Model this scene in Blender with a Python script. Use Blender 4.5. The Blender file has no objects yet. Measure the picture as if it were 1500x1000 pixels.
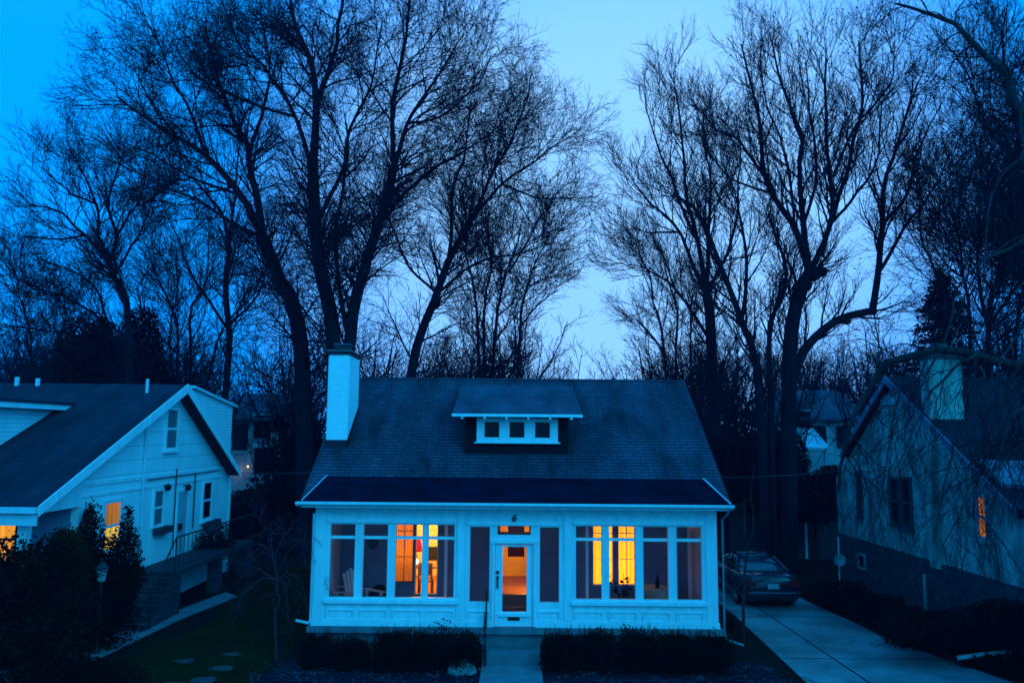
import bpy, bmesh, math, random
import numpy as np
from mathutils import Vector, Matrix
R = math.radians
C = bpy.context.scene.collection
SC = bpy.context.scene
random.seed(5)

# ------------------------------------------------------------------ camera
F = 1167.0
CAMZ = 5.25
PITCH = math.atan(135 / F)
ROT = Matrix.Rotation(math.pi / 2 + PITCH, 3, 'X') @ Matrix.Rotation(R(0.5), 3, 'Z')

def ray(x, y):
    return ROT @ Vector((x - 750, 500 - y, -F))
def at(x, y, Y):
    d = ray(x, y); k = Y / d.y
    return Vector((d.x * k, Y, CAMZ + d.z * k))
def atX(x, y, X):
    d = ray(x, y); k = X / d.x
    return Vector((X, d.y * k, CAMZ + d.z * k))
def atZ(x, y, Z=0.0):
    d = ray(x, y); k = (Z - CAMZ) / d.z
    return Vector((d.x * k, d.y * k, Z))

cam_d = bpy.data.cameras.new('camera')
cam = bpy.data.objects.new('camera', cam_d); C.objects.link(cam)
cam_d.sensor_width = 36; cam_d.lens = F / 1500 * 36
cam_d.clip_start = 0.2; cam_d.clip_end = 3000
cam.matrix_world = Matrix.Translation((0, 0, CAMZ)) @ ROT.to_4x4()
cam_d.dof.use_dof = True; cam_d.dof.focus_distance = 19.6; cam_d.dof.aperture_fstop = 1.2
SC.camera = cam

# ------------------------------------------------------------------ materials
def nodes(m):
    m.use_nodes = True
    return m.node_tree.nodes, m.node_tree.links
def mat(name, col, rough=0.7, var=0.25, scale=3.0, stretch=(1, 1, 1), bump=0.0, bscale=30, spec=0.3, metal=0.0, col2=None):
    m = bpy.data.materials.new(name); N, L = nodes(m)
    b = N['Principled BSDF']
    b.inputs['Roughness'].default_value = rough
    b.inputs['Metallic'].default_value = metal
    b.inputs['Specular IOR Level'].default_value = spec
    tc = N.new('ShaderNodeTexCoord'); mp = N.new('ShaderNodeMapping')
    mp.inputs['Scale'].default_value = stretch
    L.new(tc.outputs['Object'], mp.inputs['Vector'])
    nz = N.new('ShaderNodeTexNoise'); nz.inputs['Scale'].default_value = scale; nz.inputs['Detail'].default_value = 6
    L.new(mp.outputs[0], nz.inputs['Vector'])
    rp = N.new('ShaderNodeValToRGB')
    a = [c * (1 - var) for c in col] if col2 is None else list(col2)
    z = [min(1, c * (1 + var)) for c in col] if col2 is None else list(col)
    rp.color_ramp.elements[0].position = 0.3; rp.color_ramp.elements[1].position = 0.7
    rp.color_ramp.elements[0].color = (*a, 1); rp.color_ramp.elements[1].color = (*z, 1)
    L.new(nz.outputs['Fac'], rp.inputs['Fac'])
    L.new(rp.outputs['Color'], b.inputs['Base Color'])
    if bump:
        n2 = N.new('ShaderNodeTexNoise'); n2.inputs['Scale'].default_value = bscale; n2.inputs['Detail'].default_value = 4
        L.new(mp.outputs[0], n2.inputs['Vector'])
        bp = N.new('ShaderNodeBump'); bp.inputs['Strength'].default_value = bump; bp.inputs['Distance'].default_value = 0.02
        L.new(n2.outputs['Fac'], bp.inputs['Height']); L.new(bp.outputs['Normal'], b.inputs['Normal'])
    return m

def shingle_mat(name, col, row, width=0.3, contrast=0.35, streak=0.5):
    """roof shingles: courses by height, tabs along X, weathered streaks running down the slope"""
    m = bpy.data.materials.new(name); N, L = nodes(m)
    b = N['Principled BSDF']; b.inputs['Roughness'].default_value = 0.85; b.inputs['Specular IOR Level'].default_value = 0.2
    tc = N.new('ShaderNodeTexCoord'); sp = N.new('ShaderNodeSeparateXYZ'); cb = N.new('ShaderNodeCombineXYZ')
    L.new(tc.outputs['Object'], sp.inputs[0]); L.new(sp.outputs['X'], cb.inputs['X']); L.new(sp.outputs['Z'], cb.inputs['Y'])
    br = N.new('ShaderNodeTexBrick'); br.inputs['Scale'].default_value = 1.0
    br.inputs['Brick Width'].default_value = width; br.inputs['Row Height'].default_value = row
    br.inputs['Mortar Size'].default_value = row * 0.17; br.inputs['Mortar Smooth'].default_value = 0.4
    br.inputs['Color1'].default_value = (*[c * 1.12 for c in col], 1)
    br.inputs['Color2'].default_value = (*[c * 0.86 for c in col], 1)
    br.inputs['Mortar'].default_value = (*[c * (1 - contrast) for c in col], 1)
    br.offset = 0.5; br.offset_frequency = 2
    L.new(cb.outputs[0], br.inputs['Vector'])
    mp = N.new('ShaderNodeMapping'); mp.inputs['Scale'].default_value = (1.5, 0.5, 0.35)
    L.new(tc.outputs['Object'], mp.inputs['Vector'])
    nz = N.new('ShaderNodeTexNoise'); nz.inputs['Scale'].default_value = 1.0; nz.inputs['Detail'].default_value = 7
    nz.inputs['Roughness'].default_value = 0.65
    L.new(mp.outputs[0], nz.inputs['Vector'])
    rp = N.new('ShaderNodeValToRGB'); v = 1 - streak
    rp.color_ramp.elements[0].position = 0.33; rp.color_ramp.elements[1].position = 0.66
    rp.color_ramp.elements[0].color = (v, v, v, 1); rp.color_ramp.elements[1].color = (1.15, 1.15, 1.15, 1)
    L.new(nz.outputs['Fac'], rp.inputs['Fac'])
    mx = N.new('ShaderNodeMix'); mx.data_type = 'RGBA'; mx.blend_type = 'MULTIPLY'; mx.inputs['Factor'].default_value = 1
    L.new(br.outputs['Color'], mx.inputs['A']); L.new(rp.outputs['Color'], mx.inputs['B'])
    L.new(mx.outputs['Result'], b.inputs['Base Color'])
    bp = N.new('ShaderNodeBump'); bp.inputs['Strength'].default_value = 0.5; bp.inputs['Distance'].default_value = 0.015; bp.invert = True
    L.new(br.outputs['Fac'], bp.inputs['Height']); L.new(bp.outputs['Normal'], b.inputs['Normal'])
    return m

def lap_mat(name, col, pitch, groove=0.06, dark=0.62, z0=-99):
    """painted boards with horizontal grooves every `pitch` metres of height (only above z0)"""
    m = mat(name, col, 0.6, 0.07, 1.6, (1, 1, 0.5), 0.08, 20)
    N, L = m.node_tree.nodes, m.node_tree.links
    b = N['Principled BSDF']
    tc = N.new('ShaderNodeTexCoord'); sp = N.new('ShaderNodeSeparateXYZ'); L.new(tc.outputs['Object'], sp.inputs[0])
    dv = N.new('ShaderNodeMath'); dv.operation = 'DIVIDE'; dv.inputs[1].default_value = pitch; L.new(sp.outputs['Z'], dv.inputs[0])
    fr = N.new('ShaderNodeMath'); fr.operation = 'FRACT'; L.new(dv.outputs[0], fr.inputs[0])
    lt = N.new('ShaderNodeMath'); lt.operation = 'LESS_THAN'; lt.inputs[1].default_value = groove; L.new(fr.outputs[0], lt.inputs[0])
    gt = N.new('ShaderNodeMath'); gt.operation = 'GREATER_THAN'; gt.inputs[1].default_value = z0; L.new(sp.outputs['Z'], gt.inputs[0])
    ml = N.new('ShaderNodeMath'); ml.operation = 'MULTIPLY'; L.new(lt.outputs[0], ml.inputs[0]); L.new(gt.outputs[0], ml.inputs[1])
    src = b.inputs['Base Color'].links[0].from_socket
    mx = N.new('ShaderNodeMix'); mx.data_type = 'RGBA'; mx.blend_type = 'MIX'
    mx.inputs['B'].default_value = (*[c * dark for c in col], 1)
    L.new(ml.outputs[0], mx.inputs['Factor']); L.new(src, mx.inputs['A']); L.new(mx.outputs['Result'], b.inputs['Base Color'])
    return m

def glass_mat(name, tint=(0.9, 0.93, 0.96), ior=1.5):
    m = bpy.data.materials.new(name); N, L = nodes(m)
    out = N['Material Output']; N.remove(N['Principled BSDF'])
    tr = N.new('ShaderNodeBsdfTransparent'); tr.inputs[0].default_value = (*tint, 1)
    gl = N.new('ShaderNodeBsdfGlossy'); gl.inputs['Roughness'].default_value = 0.04
    fr = N.new('ShaderNodeFresnel'); fr.inputs[0].default_value = ior
    mx = N.new('ShaderNodeMixShader')
    L.new(fr.outputs[0], mx.inputs[0]); L.new(tr.outputs[0], mx.inputs[1]); L.new(gl.outputs[0], mx.inputs[2])
    L.new(mx.outputs[0], out.inputs[0])
    return m

def cloth_mat(name, col, trans=0.7):
    m = bpy.data.materials.new(name); N, L = nodes(m)
    out = N['Material Output']; N.remove(N['Principled BSDF'])
    df = N.new('ShaderNodeBsdfDiffuse'); df.inputs[0].default_value = (*col, 1)
    tl = N.new('ShaderNodeBsdfTranslucent'); tl.inputs[0].default_value = (*col, 1)
    mx = N.new('ShaderNodeMixShader'); mx.inputs[0].default_value = trans
    L.new(df.outputs[0], mx.inputs[1]); L.new(tl.outputs[0], mx.inputs[2]); L.new(mx.outputs[0], out.inputs[0])
    return m

def emit_mat(name, col, s):
    m = bpy.data.materials.new(name); N, L = nodes(m)
    b = N['Principled BSDF']; b.inputs['Base Color'].default_value = (*col, 1)
    b.inputs['Emission Color'].default_value = (*col, 1); b.inputs['Emission Strength'].default_value = s
    return m

M = {}
M['white'] = mat('white_paint', (0.76, 0.79, 0.81), 0.55, 0.11, 2.2, (2.5, 2.5, 0.3), 0.10, 18)
M['trim'] = mat('white_trim', (0.81, 0.84, 0.86), 0.5, 0.09, 3.0, (2, 2, 0.6), 0.08, 22)
M['white_brick'] = mat('whitewashed_masonry', (0.90, 0.93, 0.95), 0.8, 0.08, 6.0, (1, 1, 2.5), 0.6, 14)
M['concrete'] = mat('concrete', (0.16, 0.17, 0.20), 0.85, 0.25, 3.0, bump=0.2, bscale=40)
M['walk'] = mat('walk_concrete', (0.17, 0.185, 0.21), 0.85, 0.2, 2.5, bump=0.2, bscale=50)
M['drive'] = mat('driveway_concrete', (0.18, 0.20, 0.21), 0.8, 0.42, 0.8, bump=0.2, bscale=50)
def cracks(m, sc, wdt, dark):
    N, L = m.node_tree.nodes, m.node_tree.links; b = N['Principled BSDF']; src = b.inputs['Base Color'].links[0].from_socket
    tc = N.new('ShaderNodeTexCoord'); nz = N.new('ShaderNodeTexNoise'); nz.inputs['Scale'].default_value = 1.7; nz.inputs['Detail'].default_value = 5
    L.new(tc.outputs['Object'], nz.inputs['Vector'])
    ad = N.new('ShaderNodeMix'); ad.data_type = 'RGBA'; ad.blend_type = 'ADD'; ad.inputs['Factor'].default_value = .9
    L.new(tc.outputs['Object'], ad.inputs['A']); L.new(nz.outputs['Color'], ad.inputs['B'])
    vo = N.new('ShaderNodeTexVoronoi'); vo.feature = 'DISTANCE_TO_EDGE'; vo.inputs['Scale'].default_value = sc; L.new(ad.outputs['Result'], vo.inputs['Vector'])
    lt = N.new('ShaderNodeMath'); lt.operation = 'LESS_THAN'; lt.inputs[1].default_value = wdt; L.new(vo.outputs['Distance'], lt.inputs[0])
    mx = N.new('ShaderNodeMix'); mx.data_type = 'RGBA'; mx.inputs['B'].default_value = (*dark, 1)
    L.new(lt.outputs[0], mx.inputs['Factor']); L.new(src, mx.inputs['A']); L.new(mx.outputs['Result'], b.inputs['Base Color'])
cracks(M['drive'], .17, .0025, (.06, .066, .07))
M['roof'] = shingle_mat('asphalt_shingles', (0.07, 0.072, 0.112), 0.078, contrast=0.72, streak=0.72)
M['roof_pale'] = shingle_mat('lit_dormer_shingles', (0.092, 0.096, 0.145), 0.045, contrast=0.6, streak=0.5)  # same shingles; brighter light on the flatter dormer slope is put into the colour
M['roof_dark'] = mat('dark_roll_roofing', (0.006, 0.005, 0.017), 0.9, 0.5, 2.2, bump=0.15, bscale=60, spec=0.05)
M['roof_left'] = shingle_mat('grey_shingles', (0.036, 0.036, 0.062), 0.05, 0.3, 0.65, 0.65)
M['roof_right'] = shingle_mat('slate_shingles', (0.008, 0.011, 0.024), 0.12, 0.25, 0.4, 0.4)
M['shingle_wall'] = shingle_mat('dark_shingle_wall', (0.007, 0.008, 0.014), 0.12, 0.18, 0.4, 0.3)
M['flashing'] = mat('dark_flashing', (0.012, 0.013, 0.022), 0.6, 0.2)
M['black'] = mat('black_metal', (0.012, 0.012, 0.014), 0.45, 0.2)
M['glass'] = glass_mat('window_glass', ior=1.42)
M['dark_glass'] = mat('dark_glass', (0.006, 0.007, 0.014), 0.12, 0.4, 1.5, spec=0.14)
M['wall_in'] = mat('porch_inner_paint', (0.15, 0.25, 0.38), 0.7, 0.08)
M['room'] = mat('room_plaster', (0.80, 0.62, 0.34), 0.8, 0.25, 1.2)
M['wood'] = mat('oak_wood', (0.25, 0.11, 0.04), 0.5, 0.3, 4, (1, 6, 6))
M['porch_floor'] = mat('porch_boards', (0.10, 0.11, 0.14), 0.5, 0.2, 3, (8, 1, 1))
M['curtain'] = cloth_mat('amber_curtain', (0.90, 0.58, 0.10))
M['curtain_dim'] = cloth_mat('brown_curtain', (0.75, 0.44, 0.11), 0.5)
M['blind'] = cloth_mat('bamboo_blind', (0.16, 0.07, 0.03), 0.3)
M['red_shade'] = cloth_mat('red_lampshade', (0.85, 0.06, 0.03), 0.6)
M['bulb'] = emit_mat('lamp_glow', (1.0, 0.62, 0.25), 14)
M['bulb_far'] = emit_mat('far_lamp_glow', (1.0, 0.45, 0.12), 4)
M['cloth'] = mat('pale_green_cloth', (0.36, 0.45, 0.36), 0.9, 0.15, 8, (1, 1, 0.2))
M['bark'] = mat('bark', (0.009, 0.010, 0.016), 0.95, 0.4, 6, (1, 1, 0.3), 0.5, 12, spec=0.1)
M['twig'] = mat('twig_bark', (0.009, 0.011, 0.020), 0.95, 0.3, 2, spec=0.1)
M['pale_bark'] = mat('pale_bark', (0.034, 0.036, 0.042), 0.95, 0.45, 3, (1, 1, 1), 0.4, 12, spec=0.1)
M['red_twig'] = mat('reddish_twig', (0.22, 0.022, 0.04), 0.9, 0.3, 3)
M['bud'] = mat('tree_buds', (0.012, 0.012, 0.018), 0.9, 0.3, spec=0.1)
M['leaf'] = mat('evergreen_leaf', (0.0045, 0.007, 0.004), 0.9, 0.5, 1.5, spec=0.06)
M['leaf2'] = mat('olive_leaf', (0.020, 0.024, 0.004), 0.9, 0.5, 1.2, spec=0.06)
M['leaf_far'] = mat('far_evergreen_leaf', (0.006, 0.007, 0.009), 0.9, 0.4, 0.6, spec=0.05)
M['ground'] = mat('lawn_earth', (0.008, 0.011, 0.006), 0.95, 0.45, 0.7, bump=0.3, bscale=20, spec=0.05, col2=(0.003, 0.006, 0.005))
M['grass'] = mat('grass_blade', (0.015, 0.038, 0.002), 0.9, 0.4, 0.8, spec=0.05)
M['soil'] = mat('bed_soil', (0.012, 0.012, 0.022), 0.95, 0.5, 2.5, bump=0.7, bscale=12, spec=0.05)
M['litter'] = mat('dead_leaf', (0.055, 0.055, 0.075), 0.9, 0.6, 5, spec=0.1)
M['rock'] = mat('grey_fieldstone', (0.19, 0.21, 0.22), 0.9, 0.4, 5, bump=0.8, bscale=9)
M['flag'] = mat('flagstone', (0.055, 0.06, 0.075), 0.9, 0.55, 4, bump=0.5, bscale=12)
M['stucco'] = mat('tan_stucco', (0.21, 0.26, 0.25), 0.9, 0.65, 2.6, (1, 1, 0.35), 0.4, 25)
M['stone'] = mat('fieldstone_base', (0.055, 0.06, 0.075), 0.9, 0.6, 4.5, (1, 1, 2.4), 0.9, 8, col2=(0.008, 0.009, 0.013))
M['stone_mid'] = mat('porch_stone', (0.032, 0.037, 0.048), 0.9, 0.6, 6, (1, 1, 2), 0.8, 8)
M['lap'] = lap_mat('white_lap_siding', (0.74, 0.84, 0.86), 0.40, 0.055, 0.60, 3.62)
M['lap_fine'] = lap_mat('white_fine_siding', (0.72, 0.82, 0.88), 0.115, 0.16, 0.66)
M['grey_door'] = mat('pale_door', (0.42, 0.47, 0.52), 0.5, 0.1)
M['far_white'] = mat('far_white_wall', (0.42, 0.48, 0.54), 0.8, 0.25, 0.8)
M['far_roof'] = mat('far_roof', (0.035, 0.048, 0.075), 0.9, 0.3, 1.0)
M['metal_roof'] = mat('pale_metal_roof', (0.12, 0.14, 0.20), 0.5, 0.4, 2)
M['shed'] = mat('shed_boards', (0.035, 0.045, 0.055), 0.9, 0.3, 2, (4, 4, 0.4))
M['paint_car'] = mat('dark_car_paint', (0.010, 0.012, 0.022), 0.18, 0.1, spec=0.6)
M['chrome'] = mat('chrome', (0.7, 0.7, 0.72), 0.15, 0.05, metal=1)
M['tyre'] = mat('tyre_rubber', (0.012, 0.012, 0.012), 0.9)
M['tail'] = mat('red_lens', (0.75, 0.01, 0.01), 0.2, 0.1)
M['plate'] = mat('pale_plate', (0.30, 0.33, 0.36), 0.5)
M['pink'] = mat('pink_petal', (0.95, 0.05, 0.08), 0.7, 0.1)
M['mat'] = mat('coir_mat', (0.03, 0.028, 0.018), 0.95, 0.3)
M['pipe'] = mat('white_pipe', (0.62, 0.68, 0.74), 0.5, 0.1)
M['dull_pipe'] = mat('dull_pipe', (0.22, 0.24, 0.27), 0.6, 0.3)
M['cable'] = mat('cable_grey', (0.06, 0.07, 0.08), 0.7)
M['plantpot'] = mat('clay_pot', (0.10, 0.05, 0.03), 0.8)

# ------------------------------------------------------------------ object helpers
def tag(o, label=None, cat=None, group=None, kind=None):
    if label: o['label'] = label
    if cat: o['category'] = cat
    if group: o['group'] = group
    if kind: o['kind'] = kind
    return o
def thing(name, label, cat, loc=(0, 0, 0), rotz=0, group=None):
    o = bpy.data.objects.new(name, None); C.objects.link(o)
    o.location = loc; o.rotation_euler = (0, 0, rotz); o.empty_display_size = 0.3
    return tag(o, label, cat, group)

class MB:
    def __init__(s): s.v = []; s.f = []
    def add(s, vs, fs):
        o = len(s.v); s.v += [tuple(v) for v in vs]; s.f += [tuple(i + o for i in f) for f in fs]; return s
    def box(s, x0, x1, y0, y1, z0, z1):
        x0, x1 = sorted((x0, x1)); y0, y1 = sorted((y0, y1)); z0, z1 = sorted((z0, z1))
        vs = [(x, y, z) for z in (z0, z1) for y in (y0, y1) for x in (x0, x1)]
        return s.add(vs, [(0, 2, 3, 1), (4, 5, 7, 6), (0, 1, 5, 4), (2, 6, 7, 3), (0, 4, 6, 2), (1, 3, 7, 5)])
    def prism(s, pts, d):
        """polygon (3-D points, one plane) pushed along vector d"""
        n = len(pts); d = Vector(d); a = [Vector(p) for p in pts]; b = [p + d for p in a]
        fs = [tuple(range(n))[::-1], tuple(range(n, 2 * n))]
        fs += [(i, (i + 1) % n, n + (i + 1) % n, n + i) for i in range(n)]
        return s.add(a + b, fs)
    def tube(s, pts, r, n=6):
        pts = [Vector(p) for p in pts]; k = len(pts)
        rs = list(r) if hasattr(r, '__len__') else [r] * k
        vs = []; up = None
        for i, p in enumerate(pts):
            t = (pts[min(i + 1, k - 1)] - pts[max(i - 1, 0)]).normalized()
            ref = Vector((0, 0, 1)) if abs(t.z) < 0.9 else Vector((1, 0, 0))
            if up is None: up = t.cross(ref).normalized()
            up = (up - t * up.dot(t)).normalized(); w = t.cross(up)
            for j in range(n):
                a = 2 * math.pi * j / n
                vs.append(p + (up * math.cos(a) + w * math.sin(a)) * rs[i])
        fs = [(i * n + j, i * n + (j + 1) % n, (i + 1) * n + (j + 1) % n, (i + 1) * n + j) for i in range(k - 1) for j in range(n)]
        fs += [tuple(range(n))[::-1], tuple(range((k - 1) * n, k * n))]
        return s.add(vs, fs)
    def lathe(s, c, prof, n=16, axis='Z'):
        c = Vector(c); vs = []
        for (r, h) in prof:
            for j in range(n):
                a = 2 * math.pi * j / n; x, y = r * math.cos(a), r * math.sin(a)
                vs.append(c + (Vector((x, y, h)) if axis == 'Z' else Vector((h, x, y)) if axis == 'X' else Vector((x, h, y))))
        k = len(prof)
        fs = [(i * n + j, i * n + (j + 1) % n, (i + 1) * n + (j + 1) % n, (i + 1) * n + j) for i in range(k - 1) for j in range(n)]
        fs += [tuple(range(n))[::-1], tuple(range((k - 1) * n, k * n))]
        return s.add(vs, fs)
    def sphere(s, c, r, n=12, m=8, sc=(1, 1, 1)):
        prof = [(max(1e-3, r * math.sin(math.pi * i / m)), -r * math.cos(math.pi * i / m)) for i in range(m + 1)]
        o = len(s.v); s.lathe((0, 0, 0), prof, n); c = Vector(c)
        for i in range(o, len(s.v)):
            v = s.v[i]; s.v[i] = (c.x + v[0] * sc[0], c.y + v[1] * sc[1], c.z + v[2] * sc[2])
        return s
    def build_each(s, name, m, parent=None, **kw):
        """every loose piece becomes an object of its own"""
        g = list(range(len(s.v)))
        def root(i):
            while g[i] != i: g[i] = g[g[i]]; i = g[i]
            return i
        for f in s.f:
            for i in f[1:]: g[root(i)] = root(f[0])
        by = {}
        for f in s.f: by.setdefault(root(f[0]), []).append(f)
        for fs_ in by.values():
            ids = sorted({i for f in fs_ for i in f}); mp_ = {j: k for k, j in enumerate(ids)}
            MB().add([s.v[j] for j in ids], [tuple(mp_[i] for i in f) for f in fs_]).build(name, m, parent, **kw)
    def build(s, name, m, parent=None, smooth=False, loc=None, bevel=0):
        off = Vector((0, 0, 0))
        if parent is not None:
            r = parent
            while r.parent: r = r.parent
            off = r.location.copy()
        elif loc is not None: off = Vector(loc)
        me = bpy.data.meshes.new(name)
        me.from_pydata([(v[0] - off.x, v[1] - off.y, v[2] - off.z) for v in s.v], [], s.f)
        bm = bmesh.new(); bm.from_mesh(me); bmesh.ops.recalc_face_normals(bm, faces=bm.faces)
        if bevel: bmesh.ops.bevel(bm, geom=list(bm.edges), offset=bevel, segments=2, affect='EDGES')
        bm.to_mesh(me); bm.free()
        if smooth:
            for p in me.polygons: p.use_smooth = True
        me.materials.append(m)
        o = bpy.data.objects.new(name, me); C.objects.link(o)
        if parent is not None: o.parent = parent
        elif loc is not None: o.location = loc
        return o

def np_mesh(name, V, Q, m, parent=None, smooth=False):
    """mesh from numpy verts (n,3) and faces (m,k)"""
    me = bpy.data.meshes.new(name); V = np.asarray(V, np.float32)
    if parent is not None:
        r = parent
        while r.parent: r = r.parent
        V = V - np.array(r.location, np.float32)
    if not isinstance(Q, (list, tuple)): Q = [Q]
    me.vertices.add(len(V)); me.vertices.foreach_set('co', V.ravel())
    nl = sum(q.size for q in Q); nf = sum(len(q) for q in Q)
    me.loops.add(nl); me.polygons.add(nf)
    me.loops.foreach_set('vertex_index', np.concatenate([q.ravel() for q in Q]).astype(np.int32))
    st, tt = [], 0
    for q in Q:
        st.append(tt + np.arange(len(q)) * q.shape[1]); tt += q.size
    me.polygons.foreach_set('loop_start', np.concatenate(st).astype(np.int32))
    if smooth: me.polygons.foreach_set('use_smooth', np.ones(nf, bool))
    me.update(calc_edges=True); me.validate()
    me.materials.append(m)
    o = bpy.data.objects.new(name, me); C.objects.link(o)
    if parent is not None: o.parent = parent
    return o

def copy_tree(o, parent=None):
    c = o.copy(); C.objects.link(c)
    if parent: c.parent = parent
    for ch in list(o.children): copy_tree(ch, c)
    return c

def wall_cells(mb, a0, a1, z0, z1, holes, fn):
    """wall with rectangular holes; fn(a0,a1,z0,z1) adds a box"""
    xs = sorted({a0, a1, *[h[0] for h in holes], *[h[1] for h in holes]})
    xs = [x for x in xs if a0 <= x <= a1]
    for i in range(len(xs) - 1):
        xa, xb = xs[i], xs[i + 1]; c = (xa + xb) / 2
        hs = sorted([(h[2], h[3]) for h in holes if h[0] < c < h[1]])
        z = z0
        for (ha, hb) in hs:
            if ha > z: fn(xa, xb, z, ha)
            z = max(z, hb)
        if z < z1: fn(xa, xb, z, z1)

# ------------------------------------------------------------------ sky, sun
w = bpy.data.worlds.new('World'); SC.world = w; w.use_nodes = True
N, L = w.node_tree.nodes, w.node_tree.links
bg = N['Background']
tc = N.new('ShaderNodeTexCoord')
def vdot(d, a, b, c0, c1):
    v = N.new('ShaderNodeVectorMath'); v.operation = 'DOT_PRODUCT'; v.inputs[1].default_value = Vector(d).normalized()
    L.new(tc.outputs['Generated'], v.inputs[0])
    mr = N.new('ShaderNodeMapRange'); mr.interpolation_type = 'SMOOTHSTEP'
    mr.inputs['From Min'].default_value = a; mr.inputs['From Max'].default_value = b
    mr.inputs['To Min'].default_value = c0; mr.inputs['To Max'].default_value = c1
    L.new(v.outputs['Value'], mr.inputs['Value']); return mr.outputs['Result']
def mixc(fac, A, B):
    x = N.new('ShaderNodeMix'); x.data_type = 'RGBA'
    L.new(fac, x.inputs['Factor'])
    for k, c in (('A', A), ('B', B)):
        if isinstance(c, tuple): x.inputs[k].default_value = (*c, 1)
        else: L.new(c, x.inputs[k])
    return x.outputs['Result']
glow = ray(895, 330)
s1 = mixc(vdot(glow, 0.885, 0.992, 0, 1), (0.0, 0.43, 1.5), (0.32, 0.76, 1.45))
cl = N.new('ShaderNodeTexNoise'); cl.inputs['Scale'].default_value = 2.2; cl.inputs['Detail'].default_value = 4
mpw = N.new('ShaderNodeMapping'); mpw.inputs['Scale'].default_value = (1, 1, 2.6)
L.new(tc.outputs['Generated'], mpw.inputs['Vector']); L.new(mpw.outputs[0], cl.inputs['Vector'])
mrc = N.new('ShaderNodeMapRange'); mrc.inputs['From Min'].default_value = 0.42; mrc.inputs['From Max'].default_value = 0.75
mrc.inputs['To Min'].default_value = 0; mrc.inputs['To Max'].default_value = 0.07
L.new(cl.outputs['Fac'], mrc.inputs['Value'])
s2 = mixc(mrc.outputs['Result'], s1, (0.08, 0.56, 1.6))
s3 = mixc(vdot((0.35, -1, 0.15), -0.35, 0.75, 0, 1), s2, (0.014, 0.64, 1.46))
L.new(s3, bg.inputs['Color']); bg.inputs['Strength'].default_value = 1.0

sd = bpy.data.lights.new('dusk_sun', 'SUN'); sd.energy = 1.0; sd.angle = R(35); sd.color = (0.018, 0.55, 1.0)
so = bpy.data.objects.new('dusk_sun', sd); C.objects.link(so)
so.rotation_euler = Vector((-0.8, 1, -0.72)).to_track_quat('-Z', 'Y').to_euler()

def lamp(name, loc, watts, col=(1.0, 0.47, 0.07), size=0.08):
    d = bpy.data.lights.new(name, 'POINT'); d.energy = watts; d.color = col; d.shadow_soft_size = size
    o = bpy.data.objects.new(name, d); C.objects.link(o); o.location = loc; return o

# ------------------------------------------------------------------ evening air
hm = bpy.data.materials.new('evening_haze'); N, L = nodes(hm); N.remove(N['Principled BSDF'])
pv = N.new('ShaderNodeVolumePrincipled'); pv.inputs['Density'].default_value = 0.00045; pv.inputs['Color'].default_value = (0.25, 0.36, 1.0, 1); pv.inputs['Anisotropy'].default_value = 0.0
L.new(pv.outputs[0], N['Material Output'].inputs['Volume'])
HAZE = hm

# ------------------------------------------------------------------ ground
def sheet(name, pts, z, m, kind='structure', label=None, cat=None, thick=None):
    b = MB(); b.prism([(p[0], p[1], z) for p in pts], (0, 0, -(thick or 0.05)))
    o = b.build(name, m); tag(o, label, cat, kind=kind); return o
b = MB(); b.add([(-170, -40, 0), (170, -40, 0), (170, 200, 0), (-170, 200, 0)], [(0, 1, 2, 3)])
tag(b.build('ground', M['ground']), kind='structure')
PF = 19.45                                     # plane of the cottage front
sheet('flower_bed', [(-5.9, 13), (-5.4, 17.0), (-5.1, 19.3), (6.0, 19.3), (6.05, 13), (1, 11), (-5.9, 11)], 0.012, M['soil'])
wa, wb = atZ(712, 965), atZ(795, 965)
sheet('front_walk', [(-0.68, 9), (0.72, 9), (0.72, wb.y), (-0.62, wa.y)], 0.05, M['walk'])
sheet('driveway', [(6.15, 8), (13.0, 8), (12.2, 13.5), (11.1, 17.0), (10.0, 21), (9.5, 26), (9.4, 34), (6.6, 34), (6.6, 24), (6.35, 17)], 0.024, M['drive'])
for (xa, ya, xb, yb) in ((7.45, 34, 7.85, 8), ):
    tag(MB().prism([(xa, ya, 0.0285), (xa + .035, ya, 0.0285), (xb + .05, yb, 0.0285), (xb, yb, 0.0285)], (0, 0, -.003)).build('driveway_seam', M['soil']), kind='structure')
for y in (15.4, 19.6, 24.0):
    tag(MB().box(6.45, 9.7 if y > 20 else 10.4, y, y + .025, .0245, .028).build('driveway_seam', M['soil']), kind='structure')
g = [atZ(0, 985), atZ(130, 946), atZ(238, 903), atZ(330, 868), atZ(348, 874), atZ(262, 908), atZ(150, 962), atZ(20, 1012)]
sheet('side_path', [(p.x, p.y) for p in g], 0.03, M['walk'])
sheet('street', [(-60, -9), (60, -9), (60, 1.5), (-60, 1.5)], 0.02, M['drive'])

# ================================================================== WHITE COTTAGE
HX = 0.1
house = thing('cottage', 'white cottage with a long glazed porch, a tall white chimney and lit rooms', 'house', (HX, PF, 0))
FZ = lambda y, x=550: at(x, y, PF).z
FX = lambda x, y=830: at(x, y, PF).x
PFL = at(550, 915.5, PF).z                      # bottom of the porch front
WX0, WX1 = FX(461), FX(1049.5)
ztop = FZ(767.5); zbar1 = FZ(784.8); zbar0 = FZ(789.2); zbot = FZ(874.5)
left_w = [(482.6, 518.9), (531, 567), (578.7, 617.6), (626.8, 664.8)]
right_w = [(843.7, 881.4), (892.8, 930.6), (942.6, 979.2), (991.8, 1028)]
side_w = [(688, 717), (790.8, 819)]
wins = [(FX(a), FX(c)) for a, c in left_w + right_w]
sides = [(FX(a), FX(c)) for a, c in side_w]
EZ = at(550, 742, 19.05).z                      # underside of the gutter
dz = lambda y: at(752, y, PF).z
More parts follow.
